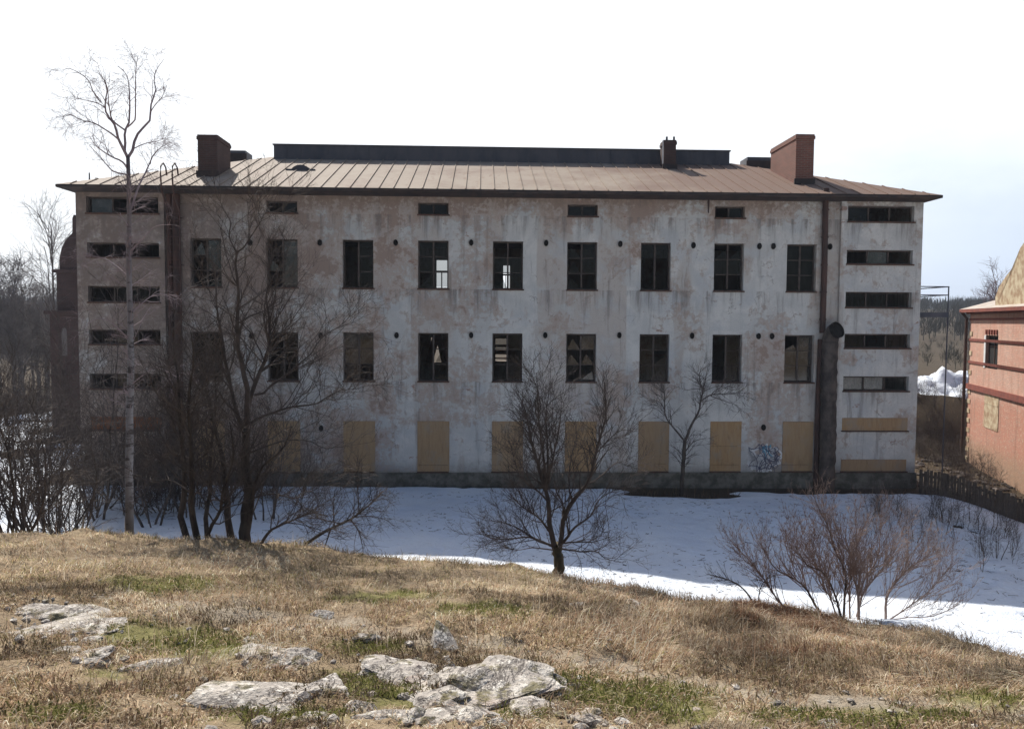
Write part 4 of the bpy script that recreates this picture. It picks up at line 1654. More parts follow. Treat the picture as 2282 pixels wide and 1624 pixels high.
# central tree
YM = 11.7
ML = [([(1242, 1298), (1245, 1260), (1243, 1235), (1240, 1212)], 13, 10.5, 0, 0),
      ([(1236, 1222), (1226, 1176), (1223, 1129), (1217, 1092), (1208, 1070), (1195, 1020), (1183, 980), (1173, 927), (1164, 896), (1149, 871)], 7.5, 0.6, 0.3, 0),
      ([(1219, 1090), (1217, 1076), (1211, 1020), (1205, 976), (1200, 927), (1198, 865), (1195, 830)], 4, 0.6, -0.3, 0.05),
      ([(1220, 1085), (1220, 1067), (1220, 989), (1217, 936), (1220, 896), (1226, 852)], 3.5, 0.6, 0.4, 0.05),
      ([(1221, 1080), (1226, 1051), (1239, 989), (1248, 942), (1251, 880)], 3.0, 0.5, -0.5, 0.05),
      ([(1247, 1222), (1251, 1200), (1257, 1154), (1279, 1113), (1307, 1082), (1320, 1051), (1329, 1004), (1341, 964), (1351, 927), (1349, 889), (1345, 833)], 6.5, 0.7, -0.2, 0),
      ([(1254, 1150), (1254, 1123), (1239, 1092), (1236, 1060)], 2.6, 0.6, 0.4, 0),
      ([(1277, 1118), (1270, 1098), (1268, 1060), (1275, 1010), (1290, 960)], 2.6, 0.5, 0.5, 0),
      ([(1250, 1212), (1262, 1200), (1279, 1176), (1317, 1148), (1335, 1113), (1372, 1090)], 3.4, 0.6, -0.6, 0),
      ([(1252, 1210), (1292, 1207), (1323, 1207), (1360, 1195)], 2.2, 0.5, -0.3, 0),
      ([(1249, 1222), (1292, 1228), (1329, 1228), (1348, 1244), (1379, 1250)], 2.2, 0.5, -0.5, 0),
      ([(1238, 1216), (1198, 1204), (1167, 1185), (1130, 1166), (1090, 1160)], 2.8, 0.5, -0.4, 0),
      ([(1238, 1220), (1183, 1197), (1140, 1200), (1099, 1200), (1052, 1179)], 2.8, 0.5, 0.3, 0),
      ([(1229, 1190), (1211, 1166), (1198, 1151), (1161, 1126), (1136, 1098)], 3.0, 0.6, -0.5, 0),
      ([(1223, 1120), (1200, 1095), (1172, 1075), (1150, 1040), (1140, 990)], 2.4, 0.5, 0.5, 0),
      ([(1306, 1083), (1340, 1060), (1375, 1030), (1400, 1040)], 2.2, 0.5, 0.5, -0.1),
      ([(1329, 1010), (1352, 985), (1380, 960), (1410, 960)], 1.6, 0.4, -0.3, -0.2),
      ([(1239, 1226), (1190, 1220), (1150, 1225), (1120, 1215)], 1.8, 0.4, 0.6, 0)]
ml = []
for i, (p, a, b, dy, d0) in enumerate(ML):
    lb = limb(p, YM, a, b, dy, d0)
    ml.append(grounded(lb) if i == 0 else lb)
tree_obj('young_tree', 'small forked bare tree on the crest before the snow at the centre', 'tree', ml,
         [dict(count=380, n=6, t0=0.15, ln=(0.3, 0.8), rf=0.45, rmax=0.01, rmin=0.0035, upb=0.14, k=4),
          dict(count=1600, n=5, t0=0.2, ln=(0.2, 0.5), rf=0.6, rmax=0.005, rmin=0.0026, upb=0.1, k=3),
          dict(count=4200, n=4, t0=0.2, ln=(0.1, 0.26), rf=0.7, rmax=0.0035, rmin=0.002, upb=0.06, k=3)],
         np.random.default_rng(6), [MT['bark_green'], MT['twig']], 1)

# sapling against the wall
YS_ = 31.0
SL = [([(1518, 1086), (1523, 1036), (1526, 981)], 5.0, 4.0, 0, 0),
      ([(1526, 983), (1503, 955), (1483, 926), (1481, 882), (1478, 856)], 2.6, 0.7, -0.3, 0),
      ([(1526, 983), (1540, 948), (1558, 915), (1562, 891), (1567, 869), (1558, 845), (1562, 821)], 3.4, 0.6, 0.0, 0),
      ([(1567, 869), (1569, 860), (1578, 816)], 1.5, 0.5, 0.1, 0),
      ([(1562, 893), (1584, 880), (1608, 878), (1650, 876)], 1.6, 0.5, -0.4, 0),
      ([(1584, 882), (1593, 871), (1624, 854)], 1.2, 0.4, -0.3, 0),
      ([(1584, 882), (1608, 891), (1646, 904)], 1.2, 0.4, -0.5, 0),
      ([(1565, 868), (1550, 866), (1532, 869)], 1.0, 0.4, -0.2, 0),
      ([(1483, 915), (1468, 895), (1448, 891)], 1.1, 0.4, -0.4, 0),
      ([(1525, 1010), (1545, 985), (1575, 975)], 1.2, 0.4, -0.5, 0)]
sl = [limb(p, YS_, a, b, dy, d0) for (p, a, b, dy, d0) in SL]
sl[0] = grounded(sl[0])
tree_obj('sapling', 'thin forked sapling growing close to the wall beside the boarded windows', 'tree', sl,
         [dict(count=130, n=5, t0=0.25, ln=(0.5, 1.3), rf=0.5, rmax=0.014, rmin=0.006, upb=0.05, k=3),
          dict(count=800, n=4, t0=0.2, ln=(0.25, 0.6), rf=0.6, rmax=0.008, rmin=0.005, upb=0.04, k=3)],
         np.random.default_rng(8), [MT['bark'], MT['twig']], 1)

# shrub at the right
YR = 10.0
RL = [([(1850, 1396), (1817, 1348), (1799, 1314), (1773, 1291), (1731, 1270), (1710, 1239), (1693, 1208)], 4.6, 0.8, 0.3, 0.1),
      ([(1876, 1394), (1869, 1351), (1846, 1291), (1827, 1270), (1796, 1257), (1772, 1215)], 4, 0.7, -0.3, 0),
      ([(1880, 1394), (1882, 1330), (1885, 1278), (1861, 1226), (1846, 1174), (1825, 1135), (1812, 1100)], 4, 0.7, 0.3, 0),
      ([(1913, 1395), (1913, 1330), (1903, 1286), (1900, 1239), (1874, 1213), (1860, 1180)], 5, 0.7, 0.0, 0),
      ([(1913, 1332), (1929, 1286), (1952, 1252), (1960, 1213), (1962, 1160)], 3, 0.6, -0.3, 0),
      ([(1973, 1390), (1976, 1330), (1997, 1296), (2031, 1262), (2070, 1239), (2100, 1225)], 4.5, 0.6, 0.3, 0.2),
      ([(1826, 1388), (1780, 1366), (1741, 1346), (1721, 1317), (1700, 1286), (1674, 1252), (1643, 1221), (1619, 1192)], 3.6, 0.6, 0.3, 0),
      ([(1975, 1385), (2018, 1356), (2070, 1317), (2109, 1273), (2130, 1255)], 2.6, 0.5, -0.4, 0.2),
      ([(1895, 1396), (1893, 1330), (1895, 1270), (1910, 1210), (1905, 1150)], 3.2, 0.6, 0.5, 0.1),
      ([(1905, 1390), (1925, 1320), (1965, 1270), (2000, 1215), (2015, 1170)], 3.2, 0.6, 0.4, 0.1),
      ([(1870, 1392), (1850, 1330), (1830, 1300), (1812, 1240), (1816, 1180)], 2.8, 0.6, -0.4, 0.1),
      ([(1773, 1291), (1765, 1255), (1752, 1220), (1750, 1180)], 1.8, 0.5, 0.2, 0.25),
      ([(1985, 1380), (2030, 1375), (2080, 1372), (2140, 1345)], 1.8, 0.5, -0.3, 0.2)]
rl = []
for i, (p, a, b, dy, d0) in enumerate(RL):
    lb = limb(p, YR, a * 0.72, b * 0.8, dy, d0)
    rl.append(grounded(lb, 0.15) if i in (0, 1, 2, 3, 5, 6, 8, 9, 10) else lb)
tree_obj('bare_shrub', 'wide bare shrub with reddish budding stems at the snow edge on the right', 'shrub', rl,
         [dict(count=620, n=6, t0=0.12, ln=(0.3, 0.8), rf=0.5, rmax=0.005, rmin=0.0024, upb=0.22, k=4, ang=(18, 45)),
          dict(count=2200, n=5, t0=0.2, ln=(0.12, 0.36), rf=0.65, rmax=0.0035, rmin=0.0018, upb=0.2, k=3, ang=(18, 45)),
          dict(count=6500, n=3, t0=0.1, ln=(0.02, 0.06), rf=1.1, rmax=0.005, rmin=0.003, upb=0.15, k=3)],
         np.random.default_rng(9), [MT['bark'], MT['twig_red']], 3, None, (*at(1895, 1395, YR)[:2], z1(*at(1895, 1395, YR)[:2])), 'stem')
# low arching shoot further left
p = [grounded(limb([(1676, 1345), (1671, 1330), (1648, 1304), (1614, 1288), (1575, 1278)], 10.2, 2.2, 0.6, 0.2), 0.1),
     grounded(limb([(1690, 1350), (1692, 1320), (1700, 1300), (1716, 1280)], 10.2, 1.6, 0.5, -0.1), 0.1)]
tree_obj('arching_shoot', 'low arching dark shoot left of the reddish shrub against sunlit snow', 'shrub', p,
         [dict(count=40, n=5, t0=0.2, ln=(0.12, 0.35), rf=0.6, rmax=0.004, rmin=0.0022, upb=0.15),
          dict(count=120, n=4, t0=0.2, ln=(0.06, 0.15), rf=0.7, rmax=0.003, rmin=0.002, upb=0.1)],
         np.random.default_rng(10), [MT['bark'], MT['twig']], 1, None, None, 'stem')
# fallen limb beside the alder
fl = [limb([(680, 1212), (731, 1180), (781, 1157), (819, 1128), (854, 1095)], 12.2, 4.2, 1.0, 0.8),
      limb([(737, 1177), (730, 1200), (722, 1222)], 12.3, 2.2, 1.0, 0.2),
      limb([(781, 1157), (800, 1185), (810, 1230)], 12.6, 1.8, 0.6, 0.3),
      limb([(745, 1173), (743, 1130), (746, 1092)], 12.4, 1.8, 0.6, -0.2),
      limb([(790, 1152), (830, 1150), (866, 1160)], 12.6, 1.6, 0.5, -0.3),
      limb([(760, 1166), (700, 1150), (640, 1110)], 12.4, 1.5, 0.5, 0.3),
      limb([(800, 1145), (797, 1090), (790, 1040)], 12.7, 1.5, 0.5, 0.1)]
tree_obj('fallen_branch', 'broken dark limb leaning from the ground to the right of the many-stemmed tree', 'branch', fl,
         [dict(count=130, n=5, t0=0.2, ln=(0.25, 0.7), rf=0.55, rmax=0.006, rmin=0.003, upb=0.0),
          dict(count=900, n=4, t0=0.2, ln=(0.12, 0.35), rf=0.7, rmax=0.004, rmin=0.0022, upb=-0.05)],
         np.random.default_rng(12), [MT['bark'], MT['twig']], 1, None, None, 'limb')


def gen_bush(name, label, cat, x, y, h, spread, nst, rng, mat, group=None, dens=1.0, rr=0.014, tm=None, tw=0.003):
    z = z1(x, y)
    lbs = []
    for i in range(nst):
        a = rng.uniform(0, 6.28)
        lean = rng.uniform(0.1, 1.0) * spread
        hh = h * rng.uniform(0.55, 1.0)
        b = np.array([x + 0.12 * math.cos(a) * spread, y + 0.12 * math.sin(a) * spread, z - 0.1])
        tip = np.array([x + lean * math.cos(a), y + lean * math.sin(a), z + hh])
        mid = (b + tip) / 2 + np.array([0.22 * lean * math.cos(a), 0.22 * lean * math.sin(a), 0.06 * hh]) + rng.normal(0, 0.06 * h, 3)
        P = resample([b, mid, tip], 14)
        P[2:] += np.cumsum(rng.normal(0, 0.006 * h, (12, 3)), axis=0)
        lbs.append((P, np.linspace(rr, 0.003, 14) * rng.uniform(0.7, 1.2)))
    lv = [dict(count=int(26 * nst * dens / 3), n=5, t0=0.15, ln=(0.2 * h, 0.45 * h), rf=0.5, rmax=max(0.008, tw * 1.6), rmin=tw * 1.2, upb=0.12, jit=0.22),
          dict(count=int(75 * nst * dens / 3), n=4, t0=0.2, ln=(0.1 * h, 0.25 * h), rf=0.65, rmax=max(0.005, tw), rmin=tw, upb=0.08, jit=0.22)]
    return tree_obj(name, label, cat, lbs, lv, rng, [tm or MT['bark'], mat], 1, group, (x, y, z), 'stem')


def gen_tree(name, label, cat, x, y, h, rng, mats, group=None, spread=0.32, rad=0.13, dens=1.0, tmin=0.006):
    z = z1(x, y)
    b = np.array([x, y, z - 0.2])
    pts = [b]
    for k in range(1, 6):
        pts.append(np.array([x + rng.normal(0, 0.02 * h), y + rng.normal(0, 0.02 * h), z + h * 0.85 * k / 5]))
    P = resample(pts, 14)
    R = np.linspace(rad, 0.02, 14)
    P1, R1 = spawn(P[None], R[None], rng, int(26 * dens), 14, 0.25, 0.98, (25, 60), (spread * h * 0.5, spread * h * 1.2), 0.5, 0.05, 0.015, 0.12, 0.10)
    lbs = [(P, R)] + [(P1[i], R1[i]) for i in range(len(P1))]
    lv = [dict(count=int(190 * dens), n=5, t0=0.15, ln=(0.08 * h, 0.2 * h), rf=0.5, rmax=0.018, rmin=tmin * 1.3, upb=0.12),
          dict(count=int(800 * dens), n=4, t0=0.15, ln=(0.05 * h, 0.11 * h), rf=0.6, rmax=0.01, rmin=tmin, upb=0.08)]
    return tree_obj(name, label, cat, lbs, lv, rng, mats, 1, group, (x, y, z))


# left-hand brush, one bush at a time
rb = np.random.default_rng(21)
LB = [(30, 15.5, 3.4, 1.7, 9, 'tangled dark bush at the left edge of the picture, nearest of the thicket'),
      (95, 17.0, 3.6, 1.6, 9, 'tangled dark bush second from the left edge, before the brick wing'),
      (150, 19.0, 2.3, 1.3, 8, 'low dark bush between the left thicket and the birch'),
      (15, 21.0, 5.2, 2.0, 9, 'tall dark bush behind the nearest left edge bush'),
      (110, 24.0, 4.6, 1.8, 8, 'tall brushy bush in the snow left of the plaster corner'),
      (55, 28.0, 6.0, 2.2, 8, 'highest brush clump against the grey woods on the left')]
for (px, Y, h, sp, n, lab) in LB:
    x = at(px, 900, Y)[0]
    gen_bush('thicket_bush', lab, 'bush', x, Y, h, sp, n + 4, rb, MT['twig'], 'thicket bushes at the left edge', 2.0, 0.026, None, 0.0058)
TB = [(212, 25.5, 7.6, 1.7, 6, 'tall thin brush rising in front of the left strip windows'),
      (335, 24.5, 6.6, 1.8, 6, 'tall thin brush right of the birch before the end bay'),
      (410, 26.0, 8.2, 1.6, 6, 'tall thin brush in front of the rusty ladder'),
      (590, 25.5, 4.6, 1.9, 6, 'wide thin brush behind the many-stemmed tree')]
for (px, Y, h, sp, n, lab) in TB:
    x = at(px, 1000, Y)[0]
    gen_bush('tall_brush', lab, 'bush', x, Y, h, sp, n, rb, MT['twig'], 'tall brush before the left end', 1.15, 0.034, None, 0.0078)
UB = [(215, 27.0, 3.4, 1.5, 8), (290, 26.0, 2.4, 1.6, 8), (255, 29.0, 3.0, 1.6, 8), (400, 29.0, 3.6, 1.2, 8), (370, 26.5, 2.1, 1.4, 8), (440, 27.5, 2.3, 1.4, 7), (510, 28.5, 1.8, 1.3, 7), (600, 29.5, 1.5, 1.2, 6), (330, 29.5, 2.4, 1.3, 7)]
for i, (px, Y, h, sp, n) in enumerate(UB):
    x = at(px, 1000, Y)[0]
    gen_bush('wall_bush', 'dark tangled bush at the foot of the wall behind the birch and the many-stemmed tree', 'bush', x, Y, h, sp, n + 3, rb, MT['twig'], 'bushes along the wall foot', 2.0, 0.02, None, 0.0075)
x, y, _ = at(255, 1168, 17.6)
gen_bush('root_brush', 'low dark heap of brush round the foot of the birch', 'bush', x, y, 0.45, 0.9, 14, rb, MT['twig'], None, 1.6, 0.012)
x, y, _ = at(330, 1172, 17.4)
gen_bush('root_brush', 'low dark brush just right of the birch foot on shaded snow', 'bush', x, y, 0.35, 0.8, 12, rb, MT['twig'], None, 1.6, 0.012)
# tree behind the brick wing, woods beyond
x = at(118, 500, 48)[0]
gen_tree('bare_tree', 'spreading bare tree beside the curved brick gable on the left skyline', 'tree', x, 48, 14.6, rb, [MT['twig_grey'], MT['twig_grey']], None, 0.34, 0.14, 1.0, 0.006)
proto = [gen_tree('wood_tree', 'bare grey tree in the wood behind the left thicket', 'tree', -34, 60, 11.5, rb, [MT['twig_grey'], MT['twig_grey']], 'bare trees of the wood on the left', 0.24, 0.14, 1.1, 0.012) for _ in range(3)]
wr2 = random.Random(31)
for i in range(26):
    px = -60 + i * 9.5 + wr2.uniform(-12, 12)
    Y = 56 + wr2.uniform(0, 26)
    x = at(px, 700, Y)[0]
    h = 10.6 + (0.9 if px < 60 else -0.6) + wr2.uniform(-1.6, 0.8)
    if i < 3:
        r = proto[i]
        r.location = (x, Y, z1(x, Y))
        r.scale = (h / 11.5,) * 3
    else:
        copy_thing(proto[i % 3], (x, Y, z1(x, Y)), wr2.uniform(0, 6.28), h / 11.5)
# little tree behind the pink house roof
x, y, z = at(2215, 600, 52.0)
gen_tree('bare_tree', 'small purple-grey bare tree showing above the pink house roof', 'tree', x, y, z - z1(x, y) + 0.6, rb, [MT['twig_grey'], MT['birch_twig']], None, 0.22, 0.1, 0.8, 0.009)
# saplings standing in the shaded snow on the right
sap = []
for k in range(4):
    sap.append(gen_bush('snow_sapling', 'thin dark sapling standing in the shaded snow on the right', 'sapling', 10, 26, 1.5, 0.18, 2, rb, MT['twig'], 'thin saplings in the shaded snow', 1.0, 0.012))
sr = random.Random(77)
spots = [(1702, 1200, 0.62), (1940, 1170, 0.9), (1985, 1190, 0.85)]
for i in range(64):
    px = sr.uniform(1930, 2278)
    py = 1128 + (px - 1960) * 0.20 + abs(sr.gauss(0, 45))
    spots.append((px, py, sr.uniform(0.45, 1.25)))
for i, (px, py, s) in enumerate(spots):
    p = hit(px, py, 12)
    loc = (float(p[0]), float(p[1]), z1(p[0], p[1]))
    if i < 4:
        sap[i].location = loc
        sap[i].scale = (s, s, s)
    else:
        copy_thing(sap[i % 4], loc, sr.uniform(0, 6.28), s)
# scrub on the yard to the right of the block
sc_ = [gen_bush('yard_scrub', 'leafless brown scrub on the bare earth bank between the block and the pink house', 'scrub', 20, 40, 1.5, 0.9, 7, rb, MT['twig'], 'scrub on the earth bank', 1.6, 0.014) for _ in range(2)]
for i in range(48):
    px = sr.uniform(2052, 2215)
    Y = sr.uniform(37, 51) if i % 3 else sr.uniform(46.5, 51)
    x = at(px, 900, Y)[0]
    s = sr.uniform(0.5, 1.15)
    loc = (x, Y, z1(x, Y))
    if i < 2:
        sc_[i].location = loc
        sc_[i].scale = (s, s, s)
    else:
        copy_thing(sc_[i % 2], loc, sr.uniform(0, 6.28), s)

# low dark paling fence along the far edge of the snow on the right
fa, fb = at(2050, 1100, 31.6), at(2300, 1190, 29.3)
fd = (fb - fa)[:2]
fl_ = float(np.hypot(*fd))
fe = empty('paling_fence', (fa[0], fa[1], 0), math.atan2(fd[1], fd[0]))
tag(fe, 'low dark weathered paling fence running from the block corner to the right edge', 'fence')
fr = random.Random(4)


def fz(u):
    return z1(fa[0] + fd[0] / fl_ * u, fa[1] + fd[1] / fl_ * u)


nb_ = 4
for k in range(nb_ + 1):
    u = fl_ * k / nb_
    m = MB()
    m.box(u - 0.05, u + 0.05, 0.03, 0.13, fz(u) - 0.4, fz(u) + 1.0)
    m.build('post', MT['fence'], fe)
for k in range(nb_):
    u0_, u1_ = fl_ * k / nb_, fl_ * (k + 1) / nb_
    for h in (0.3, 0.78):
        m = MB()
        m.bar((u0_ + 0.05, 0.08, fz(u0_) + h), (u1_ - 0.05, 0.08, fz(u1_) + h), 0.04, 0.09)
        m.build('rail', MT['fence'], fe)
    m = MB()
    u = u0_ + 0.02
    while u < u1_ - 0.08:
        wd_ = fr.uniform(0.07, 0.11)
        if fr.random() > 0.06:
            t = fr.uniform(-0.02, 0.02)
            zb_, h = fz(u) + fr.uniform(0.0, 0.06), fr.uniform(0.85, 1.02)
            m.add([(u, 0.0, zb_), (u + wd_, 0.0, zb_), (u + wd_, 0.025, zb_), (u, 0.025, zb_),
                   (u + t, -0.01, zb_ + h), (u + wd_ + t, -0.01, zb_ + h), (u + wd_ + t, 0.015, zb_ + h), (u + t, 0.015, zb_ + h)],
                  [(0, 3, 2, 1), (4, 5, 6, 7), (0, 1, 5, 4), (1, 2, 6, 5), (2, 3, 7, 6), (3, 0, 4, 7)])
        u += wd_ + fr.uniform(0.012, 0.03)
    m.build('paling', MT['fence'], fe)

# ------------------------------------------------------------------ snow heap on the bank, rubble in the yard


def heap():
    m = MB()
    X, Y = np.meshgrid(np.linspace(24.5, 33.5, 60), np.linspace(50, 60, 50))
    c = np.exp(-((X - 29.2) / 1.5) ** 2 - ((Y - 54) / 2.0) ** 2) * 2.2 + np.exp(-((X - 31.3) / 1.8) ** 2 - ((Y - 54.5) / 2) ** 2) * 1.2 + 0.75 * np.exp(-((X - 27.0) / 1.6) ** 2 - ((Y - 52.6) / 1.5) ** 2)
    Z = zg(X, Y) + c * 0.8 * (1 + 0.6 * fbm(X, Y, 0.9, 3, 5)) - 0.16 + 0.42 * fbm(X, Y, 1.6, 4, 15)
    ny, nx = X.shape
    i = np.arange(ny - 1)[:, None] * nx + np.arange(nx - 1)[None, :]
    q = np.stack([i, i + 1, i + nx + 1, i + nx], -1).reshape(-1, 4)
    m.add(np.stack([X, Y, Z], -1).reshape(-1, 3), q)
    o = m.build('snow_heap', MT['snow'], None, True)
    tag(o, kind='structure')


heap()


def rock_mesh(name, rng, sx, sy, sz, cuts=15, sub=4, rough=0.16):
    bm = bmesh.new()
    bmesh.ops.create_icosphere(bm, subdivisions=sub, radius=1)
    V = np.array([v.co[:] for v in bm.verts])
    for _ in range(cuts):
        n = rng.normal(0, 1, 3)
        n[2] = abs(n[2]) * 0.9
        n /= np.linalg.norm(n)
        d = rng.uniform(0.45, 0.85)
        ex = V @ n - d
        V = V - np.where(ex > 0, ex, 0)[:, None] * n
    o_ = rng.uniform(0, 50)
    nz = fbm(V[:, 0] * 1.3 + o_ + V[:, 2], V[:, 1] * 1.3 + o_ - V[:, 2] * 0.7, 1.4, 4, 5)
    rg = 1 - 2 * np.abs(fbm(V[:, 0] * 2 + V[:, 2] * 1.5 + o_, V[:, 1] * 2 - V[:, 2] + o_, 1.7, 3, 15))
    fn_ = fbm(V[:, 0] * 5 + V[:, 2] * 4, V[:, 1] * 5 - V[:, 2] * 3 + o_, 1.6, 3, 25)
    V = V * (1 + rough * nz + 0.12 * (rg - 0.6) + 0.05 * fn_)[:, None]
    V *= np.array([sx, sy, sz])
    for v, c_ in zip(bm.verts, V):
        v.co = c_
    me = bpy.data.meshes.new(name)
    bm.to_mesh(me)
    bm.free()
    me.materials.append(MT['rock'])
    for p in me.polygons:
        p.use_smooth = False
    return me


ROCKS = [(1060, 1545, 400, 84, 'broad low bedrock mass under the boulders of the central outcrop'),
         (600, 1562, 300, 62, 'grey bedrock hump around the dark crevice'),
         (110, 1392, 230, 70, 'low bedrock hump under the far left ledges'),
         (1170, 1530, 90, 60, 'pale fractured block right of the largest boulder'),
         (905, 1485, 90, 36, 'wedge of pale rock between the long slab and the round boulder'),
         (1010, 1590, 150, 34, 'low pinkish slab below the outcrop near the bottom edge'),
         (1310, 1600, 90, 22, 'flat stone in the moss at the lower right of the outcrop'),
         (870, 1478, 170, 42, 'long lichened slab at the left end of the central outcrop'),
         (930, 1504, 130, 46, 'pale slab just below the long slab of the central outcrop'),
         (1012, 1500, 120, 62, 'rounded grey boulder in the middle of the central outcrop'),
         (1128, 1498, 150, 72, 'largest pale boulder forming the top of the central outcrop'),
         (1205, 1562, 120, 62, 'grey rock at the lower right end of the central outcrop'),
         (1066, 1572, 52, 62, 'narrow upright pale rock below the largest boulder'),
         (985, 1545, 110, 50, 'broad mottled rock under the middle boulder of the outcrop'),
         (1100, 1545, 90, 44, 'brownish rock tucked beneath the largest boulder'),
         (1240, 1515, 70, 34, 'small grey rock at the right shoulder of the outcrop'),
         (990, 1432, 56, 46, 'pale triangular stone standing alone on the dirt path'),
         (560, 1440, 112, 40, 'white quartz-like rock left of the central outcrop'),
         (662, 1462, 92, 46, 'pale blocky rock right of the white rock'),
         (610, 1470, 66, 22, 'small flat rock wedged between the two white rocks'),
         (716, 1522, 112, 58, 'block-shaped rock with a dark undercut left side'),
         (640, 1572, 130, 46, 'long pale ledge dropping into the dark crevice'),
         (700, 1600, 90, 34, 'rock at the foot of the dark crevice'),
         (480, 1535, 190, 52, 'low grey weathered slab left of the crevice'),
         (560, 1552, 110, 40, 'rough grey rock on the edge of the crevice'),
         (330, 1478, 150, 26, 'long flat pale stone lying in the dry grass on the left'),
         (150, 1395, 160, 34, 'grey sloping ledge at the far left below the gravel'),
         (178, 1425, 60, 24, 'small knob of rock under the far left ledge'),
         (196, 1450, 70, 28, 'rounded speckled stone below the far left ledge'),
         (122, 1446, 72, 28, 'pinkish stone left of the speckled stone'),
         (60, 1352, 150, 46, 'wide pinkish rock shelf at the left edge of the picture'),
         (130, 1365, 130, 36, 'low pinkish shelf continuing right of the edge shelf'),
         (860, 1592, 130, 24, 'flat pale stone at the bottom edge left of centre'),
         (800, 1575, 60, 26, 'small grey stone above the bottom edge flat stone'),
         (1850, 1612, 66, 30, 'half buried pale stone at the bottom right'),
         (815, 1422, 64, 9, 'thin white flat stone near the path on the left'),
         (1405, 1338, 48, 20, 'small grey boulder at the snow edge right of the forked tree'),
         (710, 1362, 44, 24, 'dark lump of rock on the slope below the alder'),
         (1285, 1345, 60, 22, 'dark brown rock below the forked tree')]
rr = np.random.default_rng(40)
for (cx, cy, wpx, hpx, lab) in ROCKS:
    p = hit(cx, min(cy + hpx * 0.42, 1635))
    dist = np.linalg.norm(p - CAM)
    k = dist / FPX
    sx = wpx * k * 0.56
    tot = hpx * k
    sy = min(sx * 0.8, 0.9 * tot / 0.42 * 0.6)
    sz = max(0.45 * tot, 0.03)
    if 'triangular' in lab:
        me = bpy.data.meshes.new('rock')
        bm = bmesh.new()
        pts = [(-0.128, -0.03, -0.02), (0.118, -0.02, -0.02), (0.13, 0.06, -0.03), (-0.11, 0.08, -0.03), (0.01, 0.20, 0.125), (0.035, 0.215, 0.10), (-0.03, 0.15, 0.085), (0.075, 0.10, 0.05), (0.02, 0.26, -0.03), (0.09, 0.15, 0.062)]
        for q in pts:
            bm.verts.new((q[0] * 0.72, q[1] * 1.0, q[2] * 0.62))
        bmesh.ops.convex_hull(bm, input=bm.verts)
        bmesh.ops.subdivide_edges(bm, edges=bm.edges[:], cuts=2, use_grid_fill=True, fractal=0.04)
        bm.to_mesh(me)
        bm.free()
        me.materials.append(MT['rock'])
    else:
        me = rock_mesh('rock', rr, sx * 1.12, sy * 1.25, sz * (0.55 if wpx > 225 else 0.78), 15, 4, 0.22)
    o = bpy.data.objects.new('rock', me)
    COL.objects.link(o)
    o.location = (float(p[0]), float(p[1]) + sy * 0.5, z1(p[0], p[1] + sy * 0.5) + sz * 0.08)
    o.rotation_euler = (rr.normal(0, 0.08), rr.normal(0, 0.1), rr.normal(0, 0.25))
    tag(o, lab, 'rock', 'rocks of the foreground slope')


def scatter_stones(name, n, fn, s0, s1, mat, seed, kind='stuff', squash=0.55):
    rng = np.random.default_rng(seed)
    m = MB()
    ico = bmesh.new()
    bmesh.ops.create_icosphere(ico, subdivisions=1, radius=1)
    V0 = np.array([v.co[:] for v in ico.verts])
    F0 = np.array([[v.index for v in f.verts] for f in ico.faces])
    ico.free()
    for _ in range(n):
        p = fn(rng)
        s = rng.uniform(s0, s1) * rng.uniform(0.5, 1)
        V = V0 * (1 + rng.normal(0, 0.16, (len(V0), 1))) * np.array([s, s * rng.uniform(0.6, 1), s * squash])
        a = rng.uniform(0, 6.28)
        c_, s_ = math.cos(a), math.sin(a)
        V = V @ np.array([[c_, s_, 0], [-s_, c_, 0], [0, 0, 1]])
        m.add(V + np.array([p[0], p[1], z1(p[0], p[1]) + s * 0.15]), None, F0)
    o = m.build(name, mat)
    tag(o, kind=kind)
    return o


def fn_path(rng):
    if rng.random() < 0.4:
        return hit(rng.uniform(20, 260), rng.uniform(1325, 1410))[:2]
    px = rng.uniform(150, 2280)
    return hit(px, min(1630, np.interp(px, [q[0] for q in PATH], [q[1] for q in PATH]) + rng.normal(25, 45)))[:2]


OUT = [q for q in ROCKS if 'outcrop' in q[4] or 'crevice' in q[4] or 'far left' in q[4] or 'shelf' in q[4] or 'white' in q[4]]


def fn_shard(rng):
    q = OUT[rng.integers(0, len(OUT))]
    return hit(q[0] + rng.normal(0, 0.42) * q[2], min(1640, q[1] + q[3] * 0.35 + rng.normal(0, 0.5) * q[3]))[:2]


scatter_stones('rock_fragments', 330, fn_shard, 0.012, 0.06, MT['rock'], 9, 'stuff', 0.7)
scatter_stones('pebbles', 300, fn_path, 0.008, 0.034, MT['rock'], 3)


def fn_yard(rng):
    Y = rng.uniform(34, 47)
    return at(rng.uniform(2040, 2290), 1000, Y)[:2]


scatter_stones('rubble', 380, fn_yard, 0.08, 0.32, MT['duct'], 4)

# ------------------------------------------------------------------ grass
TINTS = {'straw': (0.47, 0.375, 0.265), 'pale': (0.65, 0.56, 0.44), 'rust': (0.38, 0.25, 0.17), 'brown': (0.21, 0.145, 0.10), 'green': (0.17, 0.18, 0.055), 'olive': (0.29, 0.26, 0.12)}


